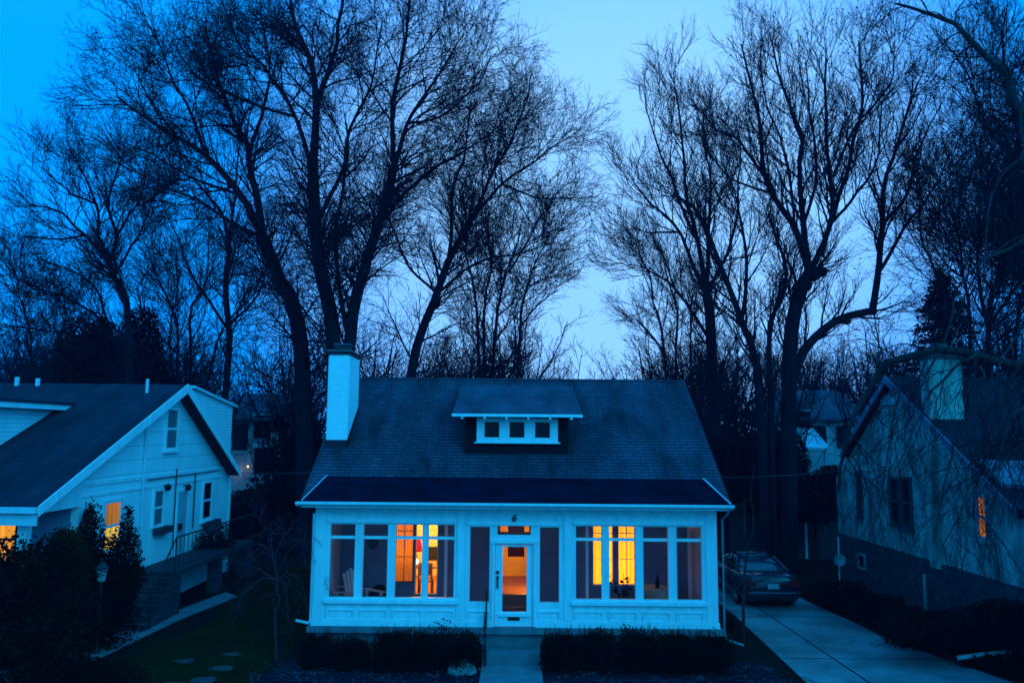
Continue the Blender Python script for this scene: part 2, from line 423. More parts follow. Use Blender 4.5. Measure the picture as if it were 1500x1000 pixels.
door_x = (FX(724.8), FX(781.2)); door_z1 = dz(796.5)
trans = (FX(728), FX(777.5), dz(783.5), dz(770))
szb, szt = dz(881.5), dz(771.5)
holes = [(a, c, zbot, ztop) for a, c in wins] + [(a, c, szb, szt) for a, c in sides] + [(door_x[0], door_x[1], PFL, door_z1), trans]
TH = 0.14
wall = MB()
wall_cells(wall, WX0, WX1, PFL, EZ + 0.25, holes, lambda a, c, z0, z1: wall.box(a, c, PF, PF + TH, z0, z1))
wall.build('porch_wall', M['white'], house)
# corner boards, base board, frieze, pilasters
cb = MB()
cb.box(WX0 - .02, WX0 + .24, PF - .022, PF - .001, PFL + .14, EZ - .02); cb.box(WX1 - .24, WX1 + .02, PF - .022, PF - .001, PFL + .14, EZ - .02)
cb.build_each('corner_board', M['trim'], house)
MB().box(WX0 - .05, door_x[0] - .06, PF - .045, PF - .001, PFL - .01, PFL + .13).box(door_x[1] + .06, WX1 + .05, PF - .045, PF - .001, PFL - .01, PFL + .13).build_each('baseboard', M['trim'], house, bevel=.006)
for a, c in ((FX(479), FX(668.5)), (FX(839.5), FX(1031))):
    MB().box(a, c, PF - .05, PF - .001, ztop + .035, ztop + .115).build('window_head', M['trim'], house, bevel=.006)
    MB().box(a - .05, c + .05, PF - .085, PF - .001, zbot - .135, zbot - .045).build('window_sill', M['trim'], house, bevel=.008)
MB().box(FX(683), FX(824), PF - .035, PF - .001, szt + .035, szt + .10).build('entrance_head', M['trim'], house, bevel=.006)
for x in (674.5, 831.5):
    MB().box(FX(x) - .085, FX(x) + .085, PF - .03, PF - .001, PFL + .14, EZ - .16).build('pilaster', M['trim'], house, bevel=.006)
MB().box(WX0 + .25, WX1 - .25, PF - .028, PF - .001, EZ - .155, EZ - .02).build('frieze_board', M['trim'], house)
# raised panels
pz0, pz1 = FZ(907), FZ(892)
def panel(a, c):
    p = MB()
    for (xa, xb, za, zb) in ((a, c, pz1 - .03, pz1), (a, c, pz0, pz0 + .03), (a, a + .03, pz0 + .03, pz1 - .03), (c - .03, c, pz0 + .03, pz1 - .03)):
        p.box(xa, xb, PF - .035, PF - .001, za, zb)
    p.box(a + .07, c - .07, PF - .016, PF - .001, pz0 + .07, pz1 - .07)
    p.build('wall_panel', M['trim'], house)
for a, c in wins: panel(a - .03, c + .03)
for a, c in sides: panel(a - .02, c + .02)
# windows
def window(a, c, z0, z1, bar=None, y=PF, parent=house, fr=.045, name='window', m='trim', glass='glass'):
    f = MB(); f.box(a - .0, a + fr, y + .03, y + .10, z0, z1).box(c - fr, c, y + .03, y + .10, z0, z1)
    f.box(a + fr, c - fr, y + .03, y + .10, z1 - fr, z1).box(a + fr, c - fr, y + .03, y + .10, z0, z0 + fr)
    if bar: f.box(a + fr, c - fr, y + .022, y + .10, bar[0], bar[1])
    fo = f.build(name, M[m], parent)
    rows = [(z0 + fr, bar[0]), (bar[1], z1 - fr)] if bar else [(z0 + fr, z1 - fr)]
    for r0, r1 in rows:
        MB().box(a + fr, c - fr, y + .06, y + .066, r0, r1).build('pane', M[glass], fo)
    return fo
for a, c in wins:
    window(a - .035, c + .035, zbot - .035, ztop + .03, (zbar0, zbar1), fr=.037)
for a, c in sides: window(a - .03, c + .03, szb - .03, szt + .03, fr=.032, name='sidelight')
window(trans[0] - .02, trans[1] + .02, trans[2] - .02, trans[3] + .02, fr=.025, name='transom_window')
# front door
gx0, gx1, gz0, gz1 = FX(736.2), FX(771.6), dz(895.8), dz(800.5)
d = MB()
for (xa, xb, za, zb) in ((door_x[0] + .01, gx0, PFL, door_z1 - .01), (gx1, door_x[1] - .01, PFL, door_z1 - .01), (gx0, gx1, gz1, door_z1 - .01), (gx0, gx1, PFL, gz0)):
    d.box(xa, xb, PF + .02, PF + .065, za, zb)
door = d.build('door', M['trim'], house)
MB().box(gx0, gx1, PF + .04, PF + .046, gz0, gz1).build('pane', M['glass'], door)
MB().box(FX(731), FX(778), PF - .03, PF + .02, dz(902.5), dz(897.5)).build('drip_rail', M['trim'], door, bevel=.005)
MB().box(FX(744.2), FX(761.7), PF + .008, PF + .0199, dz(908.5), dz(903.3)).build('mail_slot', M['black'], door)
h = MB(); hx = FX(729)
h.sphere((hx, PF - .0, dz(838)), .042, 12, 8, (1, .6, 1))
h.tube([(hx, PF - .0, dz(845)), (hx, PF - .05, dz(848)), (hx, PF - .055, dz(855)), (hx, PF + .0, dz(861))], .02, 8)
h.sphere((hx, PF + .0, dz(846)), .032, 10, 8, (1, .5, 1.5))
h.build('door_handle', M['black'], door, True)
MB().sphere((FX(723.5), PF - .005, dz(831.5)), .022, 8, 6).build('doorbell', M['black'], house, True)
fr = MB(); fr.box(door_x[0] - .07, door_x[0], PF - .04, PF - .001, PFL, door_z1 + .02).box(door_x[1], door_x[1] + .07, PF - .04, PF - .001, PFL, door_z1 + .02)
fr.box(door_x[0] - .11, door_x[1] + .11, PF - .06, PF - .001, door_z1 + .02, door_z1 + .10)
fr.build('door_frame', M['trim'], house, bevel=.005)
# house number
cu = bpy.data.curves.new('house_number', 'FONT'); cu.body = '6'; cu.size = 0.245; cu.shear = 0.25; cu.extrude = 0.008; cu.align_x = 'CENTER'; cu.offset = 0.004
tmp = bpy.data.objects.new('house_number', cu); C.objects.link(tmp)
dg = bpy.context.evaluated_depsgraph_get(); me = bpy.data.meshes.new_from_object(tmp.evaluated_get(dg))
bpy.data.objects.remove(tmp); me.materials.clear(); me.materials.append(M['black'])
no = bpy.data.objects.new('house_number', me); C.objects.link(no); no.parent = house
p6 = at(752.5, 763, PF); no.location = (p6.x - HX, -.04, p6.z); no.rotation_euler = (math.pi / 2, 0, 0)

# foundation, steps
fz = PFL - .012
fnd = MB().box(WX0 - .12, WX1 + .12, PF - .10, PF + .5, fz - .14, fz).box(WX0 + .02, WX1 - .02, PF + .02, PF + .4, -.1, fz - .141)
fnd.build('foundation', M['concrete'], house)
MB().box(WX0 + .1, WX1 - .1, PF + .5, 29.0, -.1, fz - .01).build('floor_slab', M['porch_floor'], house)
sy = atZ(752, 962).y
sx0, sx1 = at(713, 940, 19).x, at(796, 940, 19).x
st = MB()
hh = fz - .15
st.box(sx0, sx1, PF - .68, PF - .102, -.05, hh * .48)
st.build('front_steps', M['concrete'], house, bevel=.012)

# roofs
sl_e = Vector((0, 19.8, at(750, 722, 19.8).z)); rz = at(1000, 556.5, 24.6)
EY, EZm = 19.75, at(443, 727, 19.75).z
RY, RZ = 24.6, at(750, 556, 24.6).z
XL, XR = at(443, 727, EY).x, at(1068, 723, EY).x
slope = (RZ - EZm) / (RY - EY)
BY = 2 * RY - EY
def roof_slab(x0, x1, ya, za, yb, zb, t, mb):
    mb.prism([(x0, ya, za), (x0, yb, zb), (x0, yb, zb - t), (x0, ya, za - t)], (x1 - x0, 0, 0))
mr = MB()
mr.prism([(XL, EY, EZm), (XL, RY, RZ), (XL, BY, EZm), (XL, BY, EZm - .14), (XL, RY, RZ - .14), (XL, EY, EZm - .14)], (XR - XL, 0, 0))
main_roof = mr.build('roof', M['roof'], house)
MB().tube([(XL + .01, RY, RZ - .02), (XR - .01, RY, RZ - .02)], .07, 6).build('ridge_cap', M['roof'], main_roof)
rk = MB()
for x in (XL - .03, XR + .001):
    rk.prism([(x, EY - .01, EZm - .025), (x, RY, RZ - .025), (x, BY, EZm - .025), (x, BY, EZm - .2), (x, RY, RZ - .2), (x, EY - .01, EZm - .2)], (.029, 0, 0))
rk.build_each('rake_board', M['flashing'], main_roof)
# porch roof
Y1 = 20.42; Y0 = 19.0
zt = EZm + slope * (Y1 - EY) + .02; zb_ = EZ + .12
tl, tr_ = at(479, 694, Y1).x, at(1030, 697, Y1).x
bl, br_ = at(441, 736, Y0).x, at(1071, 740, Y0).x
pr = MB()
top = [(bl, Y0, zb_), (br_, Y0, zb_), (tr_, Y1, zt), (tl, Y1, zt)]
bot = [(x, y, z - .09) for x, y, z in top]
pr.add(top + bot, [(0, 1, 2, 3), (7, 6, 5, 4), (0, 4, 5, 1), (1, 5, 6, 2), (2, 6, 7, 3), (3, 7, 4, 0)])
porch_roof = pr.build('porch_roof', M['roof_dark'], house)
hp = MB()
hp.tube([Vector(top[0]) + Vector((0, .03, .02)), Vector(top[3]) + Vector((0, 0, .02))], .013, 6)
hp.tube([Vector(top[1]) + Vector((0, .03, .02)), Vector(top[2]) + Vector((0, 0, .02))], .020, 6)
hp.build_each('hip_flashing', M['pipe'], porch_roof)
# closing wedges between the two roofs at the ends (shingled)
wd = MB()
for s, a, c in ((-1, top[0], top[3]), (1, top[1], top[2])):
    xe = XL + .02 if s < 0 else XR - .02
    lo = (xe, EY, EZm - .02)
    wd.add([a, c, lo, (a[0], a[1], a[2] - .1), (c[0], c[1], c[2] - .1), (xe, EY, EZm - .13)], [(0, 1, 2), (3, 5, 4), (0, 3, 4, 1), (1, 4, 5, 2), (2, 5, 3, 0)])
wd.build_each('roof_end', M['roof'], porch_roof)
# gutter + fascia + soffit
gl, gr = at(433.5, 740, Y0).x, at(1075, 744, Y0).x
gt = MB()
prof = [(0, 0), (-.03, .012), (-.10, .06), (-.105, .115), (-.095, .12), (-.085, .115), (-.08, .07), (-.02, .03), (-.0, .03)]
gt.prism([(gl, Y0 + .02 + p[0], EZ + p[1]) for p in prof], (gr - gl, 0, 0))
gutter = gt.build('gutter', M['trim'], house)
MB().box(gl + .12, gr - .12, Y0 + .025, Y0 + .05, EZ - .02, EZ + .10).build('fascia', M['trim'], house)
MB().box(gl + .12, gr - .12, Y0 + .055, PF + .12, EZ - .015, EZ + .0).build('soffit', M['white'], house)
# downspouts
dx = 5.10
ds = MB().tube([(gr - .12, Y0 - .03, EZ), (gr - .14, Y0 + .05, EZ - .10), (dx, PF + .1, EZ - .28), (dx, PF + .1, .62), (dx + .02, PF, .48), (dx + .36, PF - .2, .40)], .026, 6)
ds.build('downspout', M['dull_pipe'], house)
MB().tube([(WX0 - .06, PF + .02, EZ - .2), (WX0 - .06, PF + .02, .85), (WX0 - .10, PF - .02, .78), (at(433, 908, PF - .15).x, PF - .15, at(433, 908, PF - .15).z)], .034, 6).build('downspout', M['pipe'], house)
# side walls of porch + house, gables
sw = MB()
for x0 in (WX0, WX1 - .14):
    sw.box(x0, x0 + .14, PF + TH + .001, 28.9, PFL, EZ + .1)
    sw.prism([(x0, PF + TH + .01, EZ + .101), (x0, RY, RZ - .2), (x0, 28.9, EZ + .101)], (.14, 0, 0))
sw.box(WX0 + .141, WX1 - .141, 28.76, 28.9, PFL, EZ + .1)
sw.build('side_wall', M['white'], house)

# dormer
DY = 21.30
dzb = EZm + slope * (DY - EY)
dX0, dX1 = at(681, 655, DY).x, at(832, 658, DY).x
ey = 20.85
eX0, eX1 = at(662.5, 606, ey).x, at(853, 607, ey).x; ez = at(755, 605, ey).z
tY = RY - .35; tz = EZm + slope * (tY - EY) + .03
dr = MB()
tX0, tX1 = eX0 + .02, eX1 - .02
dr.prism([(eX0, ey, ez), (eX0, tY, tz), (eX0, tY, tz - .09), (eX0, ey, ez - .09)], (eX1 - eX0, 0, 0))
dformer = MB()
wtop = ez - .09 + (tz - ez) / (tY - ey) * (DY - ey)
dformer.prism([(dX0, DY, dzb - .05), (dX0, DY, wtop), (dX0, tY - .1, tz - .1), (dX0, DY + .35, dzb - .05 + .3 * slope)], (dX1 - dX0, 0, 0))
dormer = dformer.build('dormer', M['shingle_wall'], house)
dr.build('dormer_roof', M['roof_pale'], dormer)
MB().box(eX0 - .01, eX1 + .01, ey - .035, ey - .002, ez - .095, ez - .02).build('fascia', M['trim'], dormer)
rt = MB()
for px in (677, 710, 742, 774, 806, 837):
    x = at(px, 609, ey).x; rt.box(x - .03, x + .03, ey - .01, DY - .01, ez - .155, ez - .097)
rt.build_each('rafter_tail', M['trim'], dormer)
dwz0, dwz1 = at(755, 642, DY).z, at(755, 616.5, DY).z
dw0, dw1 = at(698.5, 630, DY).x, at(817, 630, DY).x
panes = [(at(a, 630, DY).x, at(c, 630, DY).x) for a, c in ((708.5, 732.5), (745, 769.3), (782.3, 806.5))]
dwm = MB()
wall_cells(dwm, dw0, dw1, dwz0 - .09, dwz1 + .08, [(a, c, dwz0, dwz1) for a, c in panes], lambda a, c, z0, z1: dwm.box(a, c, DY - .09, DY - .002, z0, z1))
dwm.build('window_frame', M['trim'], dormer)
MB().box(dw0 - .06, dw1 + .06, DY - .13, DY - .002, dwz0 - .13, dwz0 - .091).build('window_sill', M['trim'], dormer)
for a, c in panes:
    wn = MB().box(a, a + .025, DY - .06, DY - .02, dwz0, dwz1).box(c - .025, c, DY - .06, DY - .02, dwz0, dwz1).box(a + .025, c - .025, DY - .06, DY - .02, dwz1 - .025, dwz1).box(a + .025, c - .025, DY - .06, DY - .02, dwz0, dwz0 + .025).build('window', M['trim'], dormer)
    MB().box(a + .025, c - .025, DY - .035, DY - .03, dwz0 + .025, dwz1 - .025).build('pane', M['dark_glass'], dormer)

# chimney
cY0 = 21.5; cX0, cX1 = at(478.5, 600, cY0).x, at(511, 560, cY0).x
cY1 = cY0 + 1.45; czt = at(495, 519, cY0).z
cm = MB(); nst = 9
zs = [3.6 + (czt - 3.6) * i / nst for i in range(nst + 1)]
cm.box(cX0, cX1, cY0, cY1, 3.6, czt)
ch = cm.build('chimney', M['white_brick'], house, bevel=.03)
MB().box(cX0 - .03, cX1 + .03, cY0 - .03, cY1 + .03, czt + .001, czt + .05).box(cX0 - .0, cX1 + .0, cY0, cY1, czt + .05, czt + .085).build('chimney_cap', M['flashing'], ch)
MB().box(cX0 - .045, cX1 + .045, cY0 - .045, cY1 + .045, czt + .086, czt + .12).build('chimney_slab', M['concrete'], ch)
fx = (cX0 + cX1) / 2
MB().box(fx - .19, fx + .19, cY0 + .3, cY0 + .75, czt + .121, czt + .30).build('flue', M['stone_mid'], ch)
MB().box(fx - .22, fx + .22, cY0 + .27, cY0 + .78, czt + .301, czt + .325).build('flue_cap', M['concrete'], ch)
zf = lambda y: EZm + slope * (y - EY)
fl = MB()
fl.prism([(cX0 - .02, cY0 - .02, zf(cY0) - .15), (cX1 + .02, cY0 - .02, zf(cY0) - .15), (cX1 + .02, cY0 - .02, zf(cY0) + .20), (cX0 - .02, cY0 - .02, zf(cY0) + .20)], (0, .018, 0))
fl.prism([(cX1 + .002, cY0 - .02, zf(cY0) - .1), (cX1 + .002, cY0 - .02, zf(cY0) + .20), (cX1 + .002, cY1, zf(cY1) + .20), (cX1 + .002, cY1, zf(cY1) - .1)], (.018, 0, 0))
fl.build('chimney_flashing', M['flashing'], ch)

# ---- inside the porch
IY = PF + 2.2
ix = lambda x, y=830: at(x, y, IY).x
iz = lambda y, x=750: at(x, y, IY).z
FLZ = fz
CEIL = EZ + .02
ow1 = (ix(577.5), ix(605.5), iz(853, 590), CEIL - .22)
ow2 = (ix(607.5), ix(641.5), iz(871, 620), CEIL - .22)
ow3 = (ix(868), ix(899), iz(857, 880), CEIL - .22)
ow4 = (ix(905), ix(932), iz(857, 915), CEIL - .22)
od = (ix(727), ix(780), FLZ, CEIL - .2)
iw = MB()
wall_cells(iw, WX0 + .141, WX1 - .141, FLZ, CEIL + .3, [ow1, ow2, ow3, ow4, od], lambda a, c, z0, z1: iw.box(a, c, IY, IY + .12, z0, z1))
iw.build('inner_wall', M['wall_in'], house)
MB().box(WX0 + .141, WX1 - .141, PF + TH + .002, IY - .002, CEIL + .01, CEIL + .05).build('porch_ceiling', M['wall_in'], house)
sp = MB()
for px in (466 + 20, 1010, 1022):
    x = at(px, 830, 20.6).x; sp.box(x - .04, x + .04, 20.55, 20.62, FLZ, CEIL)
for px in (646 + 7, 860):
    x = at(px, 830, 19.9).x; sp.box(x - .035, x + .035, 19.87, 19.93, FLZ, CEIL)
sp.build_each('porch_post', M['white'], house)
# room behind
RM = MB(); ry0, ry1 = IY + .13, 26.2
RM.box(WX0 + .15, WX1 - .15, ry1, ry1 + .1, FLZ, 3.3)
RM.box(WX0 + .142, WX0 + .16, ry0, ry1, FLZ, 3.3).box(WX1 - .16, WX1 - .142, ry0, ry1, FLZ, 3.3)
RM.box(ix(660), ix(660) + .1, ry0, ry1, FLZ, 3.3).box(ix(850), ix(850) + .1, ry0, ry1, FLZ, 3.3)
RM.build('room_wall', M['room'], house)
MB().box(WX0 + .15, WX1 - .15, ry0, ry1, 3.301, 3.35).build('room_ceiling', M['room'], house)
MB().box(WX0 + .15, WX1 - .15, ry0, ry1, FLZ, FLZ + .012).build('room_floor', M['wood'], house)
def inner_window(o, nx, nz, m='trim'):
    a, c, z0, z1 = o; f = MB(); e = .03
    f.box(a, a + e, IY + .02, IY + .09, z0, z1).box(c - e, c, IY + .02, IY + .09, z0, z1).box(a + e, c - e, IY + .02, IY + .09, z1 - e, z1).box(a + e, c - e, IY + .02, IY + .09, z0, z0 + e)
    for i in range(1, nx): x = a + (c - a) * i / nx; f.box(x - .01, x + .01, IY + .035, IY + .06, z0 + e, z1 - e)
    for i in range(1, nz): z = z0 + (z1 - z0) * i / nz; f.box(a + e, c - e, IY + .036, IY + .059, z - .01, z + .01)
    return f.build('inner_window', M[m], house)
def curtain(o, y, m, frac=1.0, amp=.02, folds=9, z0=None, z1=None):
    a, c = o[0] - .03, o[1] + .03; c = a + (c - a) * frac; n = folds * 8
    zl, zh = (o[2] - .05 if z0 is None else z0), (o[3] + .05 if z1 is None else z1)
    V = []; 
    for i in range(n + 1):
        t = i / n; x = a + (c - a) * t; yy = y + amp * math.sin(t * folds * 2 * math.pi) + .008 * math.sin(t * 37)
        V += [(x, yy, zl), (x, yy, zh)]
    Fc = [(2 * i, 2 * i + 2, 2 * i + 3, 2 * i + 1) for i in range(n)]
    return MB().add(V, Fc).build('curtain', M[m], house, True)
inner_window(ow1, 2, 3, 'wood'); curtain(ow1, ry0 + .05, 'curtain_dim', folds=11)
inner_window(ow2, 1, 1)
inner_window(ow3, 2, 3); curtain(ow3, ry0 + .06, 'curtain', folds=5)
inner_window(ow4, 2, 3); curtain(ow4, ry0 + .06, 'curtain', folds=5)
# inner front door: wooden frame with glass, blind in its upper half
idr = MB(); a, c = od[0], od[1]; e = .09
idr.box(a, a + e, IY + .02, IY + .07, FLZ, od[3]).box(c - e, c, IY + .02, IY + .07, FLZ, od[3]).box(a + e, c - e, IY + .02, IY + .07, od[3] - .10, od[3]).box(a + e, c - e, IY + .02, IY + .07, FLZ, FLZ + .32)
idr.box(a + e, c - e, IY + .02, IY + .07, iz(783), iz(779))
inner_door = idr.build('inner_door', M['wood'], house)
MB().box(a + .30, c - .20, ry0 + 1.2, ry0 + 1.23, iz(826), iz(770) + .2).build('door_blind', M['blind'], house)
lamp('room_lamp', (-2.7, 24.3, 2.6), 310); lamp('room_lamp', (0.45, 23.9, 1.55), 105, (1.0, 0.38, 0.035)); lamp('room_lamp', (2.85, 23.2, 1.75), 300); lamp('room_lamp', (-3.6, 23.5, 1.3), 45)
# things in the room and on the porch
def table_lamp(x, y, z, m, label, scale=1.0, group=None):
    t = thing('table_lamp', label, 'lamp', (x, y, z)); s = scale
    MB().lathe((x, y, z), [(.08 * s, 0), (.085 * s, .02), (.03 * s, .04), (.05 * s, .12 * s), (.055 * s, .2 * s), (.02 * s, .3 * s), (.012 * s, .36 * s)], 14).build('lamp_base', M['wood'], t, True)
    MB().lathe((x, y, z), [(.17 * s, .30 * s), (.11 * s, .58 * s)], 18).build('lamp_shade', M[m], t, True)
    return t
side = thing('side_table', 'brown wooden side table under the red-shaded lamp inside the cottage', 'table', (-2.45, 23.4, FLZ))
tb = MB().box(-3.0, -1.85, 23.15, 23.75, FLZ + .72, FLZ + .76); tb.build('tabletop', M['wood'], side, bevel=.008)
for x in (-2.95, -1.94):
    for y in (23.2, 23.66): MB().box(x, x + .05, y, y + .05, FLZ + .013, FLZ + .719).build('leg', M['wood'], side)
rl = at(611, 802, 23.4)
table_lamp(-2.74, 23.42, FLZ + .761, 'red_shade', 'red-shaded table lamp on the side table seen through the lit porch window', 1.35)
gp = at(609, 822, 22.4)
gl_ = thing('globe_lamp', 'bright white globe lamp glowing in the lit room left of the door', 'lamp', (gp.x, gp.y, FLZ))
MB().tube([(gp.x, gp.y, FLZ + .02), (gp.x, gp.y, gp.z - .05)], .014, 8).lathe((gp.x, gp.y, FLZ + .013), [(.14, 0), (.14, .02), (.02, .05)], 14).build('lamp_stand', M['black'], gl_)
MB().sphere(gp, .075, 14, 10).build('globe', M['bulb'], gl_, True)
pic = at(633, 806, 26.15)
pf = thing('picture_frame', 'dark framed picture on the yellow wall of the lit room', 'picture', (pic.x, 26.17, pic.z))
MB().box(pic.x - .16, pic.x + .2, 26.14, 26.18, pic.z - .3, pic.z + .12).build('frame', M['black'], pf, bevel=.01)
MB().box(pic.x - .11, pic.x + .15, 26.13, 26.1395, pic.z - .25, pic.z + .07).build('picture', M['leaf2'], pf)
chr_ = thing('dining_chair', 'dark wooden chair standing in the yellow lit room', 'chair', (-2.35, 22.9, FLZ))
MB().box(-2.55, -2.15, 22.7, 23.1, FLZ + .43, FLZ + .47).build('seat', M['wood'], chr_)
MB().box(-2.55, -2.15, 22.68, 22.71, FLZ + .62, FLZ + .95).build('backrest', M['wood'], chr_)
for x in (-2.55, -2.19):
    for y in (22.66, 23.06): MB().box(x, x + .04, y, y + .04, FLZ + .013, FLZ + (.62 if y < 22.9 else .43)).build('leg', M['wood'], chr_)
# white slatted porch chairs
def porch_chair(x, y, rot, label):
    t = thing('porch_chair', label, 'chair', (x, y, FLZ), rot, 'white slatted chairs on the glazed porch')
    def pt(mb, name): 
        me = mb.build(name, M['trim']); me.parent = t
    s = MB()
    for i in range(6): s.box(-.27, .27, -.30 + i * .1, -.22 + i * .1, .37 - i * .018, .39 - i * .018)
    pt(s, 'seat')
    s = MB()
    for i in range(5):
        xx = -.25 + i * .105
        s.prism([(xx, .26, .30), (xx + .09, .26, .30), (xx + .085, .50, 1.02 + .05 * (2 - abs(i - 2))), (xx + .005, .50, 1.02 + .05 * (2 - abs(i - 2)))], (0, .02, 0))
    pt(s, 'backrest')
    for sx in (-1, 1):
        pt(MB().box(sx * .30, sx * .42, -.38, .36, .58, .605), 'armrest')
        pt(MB().box(sx * .31, sx * .36, -.33, -.26, .0, .579), 'leg'); pt(MB().box(sx * .31, sx * .36, .22, .29, .0, .579), 'leg')
    return t
porch_chair(at(540, 860, 20.3).x - .15, 20.35, R(50), 'white slatted chair with dark bag behind it, second porch window from the left')
porch_chair(at(505, 860, 20.6).x, 20.75, R(110), 'white slatted chair half hidden in the porch corner, leftmost window')
bag = at(556, 862, 20.9)
sk = MB().sphere((bag.x, 20.95, FLZ + .34), .30, 16, 12, (1.0, .7, 1.15)); sb = sk.build('bag', M['black'], None, True, loc=(bag.x, 20.95, FLZ))
tag(sb, 'dark slumped bag on the porch floor behind the white chair', 'bag')
wl = at(548, 793, IY)
wo = thing('wall_lantern', 'round black unlit lantern on the porch inner wall, second window from left', 'lantern', (wl.x, IY, wl.z))
MB().lathe((wl.x, IY - .16, wl.z), [(.01, -.16), (.09, -.14), (.135, -.06), (.145, .02), (.12, .07), (.03, .12)], 16).build('shade', M['black'], wo, True)
MB().box(wl.x - .03, wl.x + .03, IY - .16, IY - .002, wl.z + .07, wl.z + .10).build('bracket', M['black'], wo)
# porch table at right with bottle and plant
px_, py_ = at(962, 860, 20.6).x, 20.7
tz_ = iz(853, 960) + .06
pt_ = thing('porch_table', 'round porch table under a pale green cloth, right-hand windows', 'table', (px_, py_, FLZ))
n = 40; V = [];
for k, (r, zz) in enumerate(((.40, tz_), (.42, tz_ - .01), (.44, tz_ - .2), (.47, FLZ + .05))):
    for i in range(n):
        aa = 2 * math.pi * i / n; rr = r + (.03 * math.sin(aa * 9) if k > 1 else 0); V.append((px_ + rr * math.cos(aa), py_ + rr * math.sin(aa), zz))
Fc = [(k * n + i, k * n + (i + 1) % n, (k + 1) * n + (i + 1) % n, (k + 1) * n + i) for k in range(3) for i in range(n)] + [tuple(range(n))]
MB().add(V, Fc).build('tablecloth', M['cloth'], pt_, True)
MB().lathe((px_, py_, FLZ), [(.2, .0), (.2, .03), (.04, .06), (.04, tz_ - FLZ - .03)], 12).build('pedestal', M['wood'], pt_)
bo = MB().lathe((px_ + .02, py_ - .1, tz_ + .001), [(.05, 0), (.055, .02), (.055, .17), (.02, .23), (.018, .30), (.022, .31)], 14).build('bottle', M['leaf'], None, True, loc=(px_, py_, tz_))
tag(bo, 'dark bottle standing on the pale green porch table', 'bottle')
pp = at(912, 868, 20.0)
plant = thing('potted_plant', 'dark potted plant with bare stems before the right-hand lit window', 'plant', (pp.x, 20.0, FLZ))
ph = iz(862) - .1
MB().lathe((pp.x, 20.0, FLZ), [(.09, 0), (.13, .26), (.14, .28), (.12, .28)], 14).build('pot', M['plantpot'], plant)
s = MB()
for (dx_, dzz, dy_) in ((-.30, .85, .05), (-.22, .72, -.1), (.05, .9, .1), (.17, .8, 0), (.02, .6, -.08), (.28, .6, .1)):
    s.tube([(pp.x, 20, FLZ + .25), (pp.x + dx_ * .4, 20 + dy_ * .5, FLZ + .25 + dzz * .55), (pp.x + dx_, 20 + dy_, FLZ + .25 + dzz)], [.012, .01, .006], 5)
    for q in range(5):
        k = .5 + q * .12; c0 = Vector((pp.x + dx_ * k, 20 + dy_ * k, FLZ + .25 + dzz * k)); v = Vector((random.uniform(-.14, .14), random.uniform(-.1, .1), random.uniform(-.02, .1)))
        s.add([c0, c0 + v * .5 + Vector((.03, 0, .03)), c0 + v, c0 + v * .5 - Vector((.03, 0, .03))], [(0, 1, 2, 3)])
s.build('foliage', M['leaf'], plant)

# iron handrail
hr = thing('handrail', 'black iron handrail on the left of the front steps', 'railing', (sx0 - .05, sy, 0))
x = sx0 - .03
z1 = at(711, 863, 19.2).z
MB().tube([(x, 19.2, z1 - .02), (x - .01, sy + .1, 1.08), (x - .02, sy - .9, .92), (x - .02, sy - 1.0, .85)], .026, 8).build('rail', M['black'], hr, True)
for (yy, zz, zb0) in ((19.36, z1 - .03, fz), (sy + .2, 1.06, hh * .48), (sy - .95, .9, 0)):
    MB().tube([(x, yy, zb0), (x, yy, zz)], .02, 8).build('post', M['black'], hr)
for i in range(5):
    yy = sy - .8 + i * .16; MB().tube([(x - .01, yy, .1), (x - .01, yy, .93 + i * .03)], .009, 6).build('baluster', M['black'], hr)
dm = MB().box(at(720, 964, 18).x, at(785, 964, 18).x, sy - .28, sy - .02, .051, .075).build('doormat', M['mat'], None, loc=(0, sy - .15, .05)); tag(dm, 'dark flat doormat at the foot of the front steps', 'doormat')

# ================================================================== LEFT BUNGALOW
LXr = -10.3; LX = -10.75
lf, la, lb = atX(57, 741, LXr), atX(275, 563, LXr), atX(352, 690, LXr)
left = thing('bungalow', 'white bungalow with grey gabled roof at the left edge', 'house', (-14, 24, 0))
LW = -24.0
slf = (la.z - lf.z) / (la.y - lf.y); slb = (la.z - lb.z) / (lb.y - la.y)
r = MB(); T = .16
r.prism([(LXr, lf.y, lf.z), (LXr, la.y, la.z), (LXr, lb.y, lb.z), (LXr, lb.y, lb.z - T), (LXr, la.y, la.z - T), (LXr, lf.y, lf.z - T)], (LW - LXr, 0, 0))
lroof = r.build('roof', M['roof_left'], left)
rb = MB(); D = .22
rb.prism([(LXr + .003, lf.y - .02, lf.z + .01), (LXr + .003, la.y, la.z + .02), (LXr + .003, la.y, la.z - D - .05), (LXr + .003, lf.y - .02, lf.z - D)], (.03, 0, 0))
rb.prism([(LXr + .003, lb.y + .02, lb.z + .01), (LXr + .003, la.y, la.z + .02), (LXr + .003, la.y, la.z - D - .05), (LXr + .003, lb.y + .02, lb.z - D)], (.03, 0, 0))
rb.build_each('rake_board', M['trim'], lroof)
MB().box(LW, LXr - .0, lf.y - .14, lf.y - .021, lf.z - .15, lf.z - .02).box(LW, LXr - .02, lf.y - .02, lf.y + .02, lf.z - .42, lf.z - .18).build('gutter', M['pipe'], lroof)
zr = lambda y: (la.z - slf * (la.y - y) if y < la.y else la.z - slb * (y - la.y)) - T - .01
pwy = atX(115, 760, LX).y; byk = atX(337, 720, LX).y; beam = atX(115, 742, LX).z
gw = MB()
gw.prism([(LX, pwy, -.1), (LX, byk, -.1), (LX, byk, zr(byk)), (LX, la.y, zr(la.y)), (LX, lf.y + .25, zr(lf.y + .25)), (LX, lf.y + .25, beam), (LX, pwy, beam)], (-.2, 0, 0))
gw.build('gable_wall', M['lap'], left)
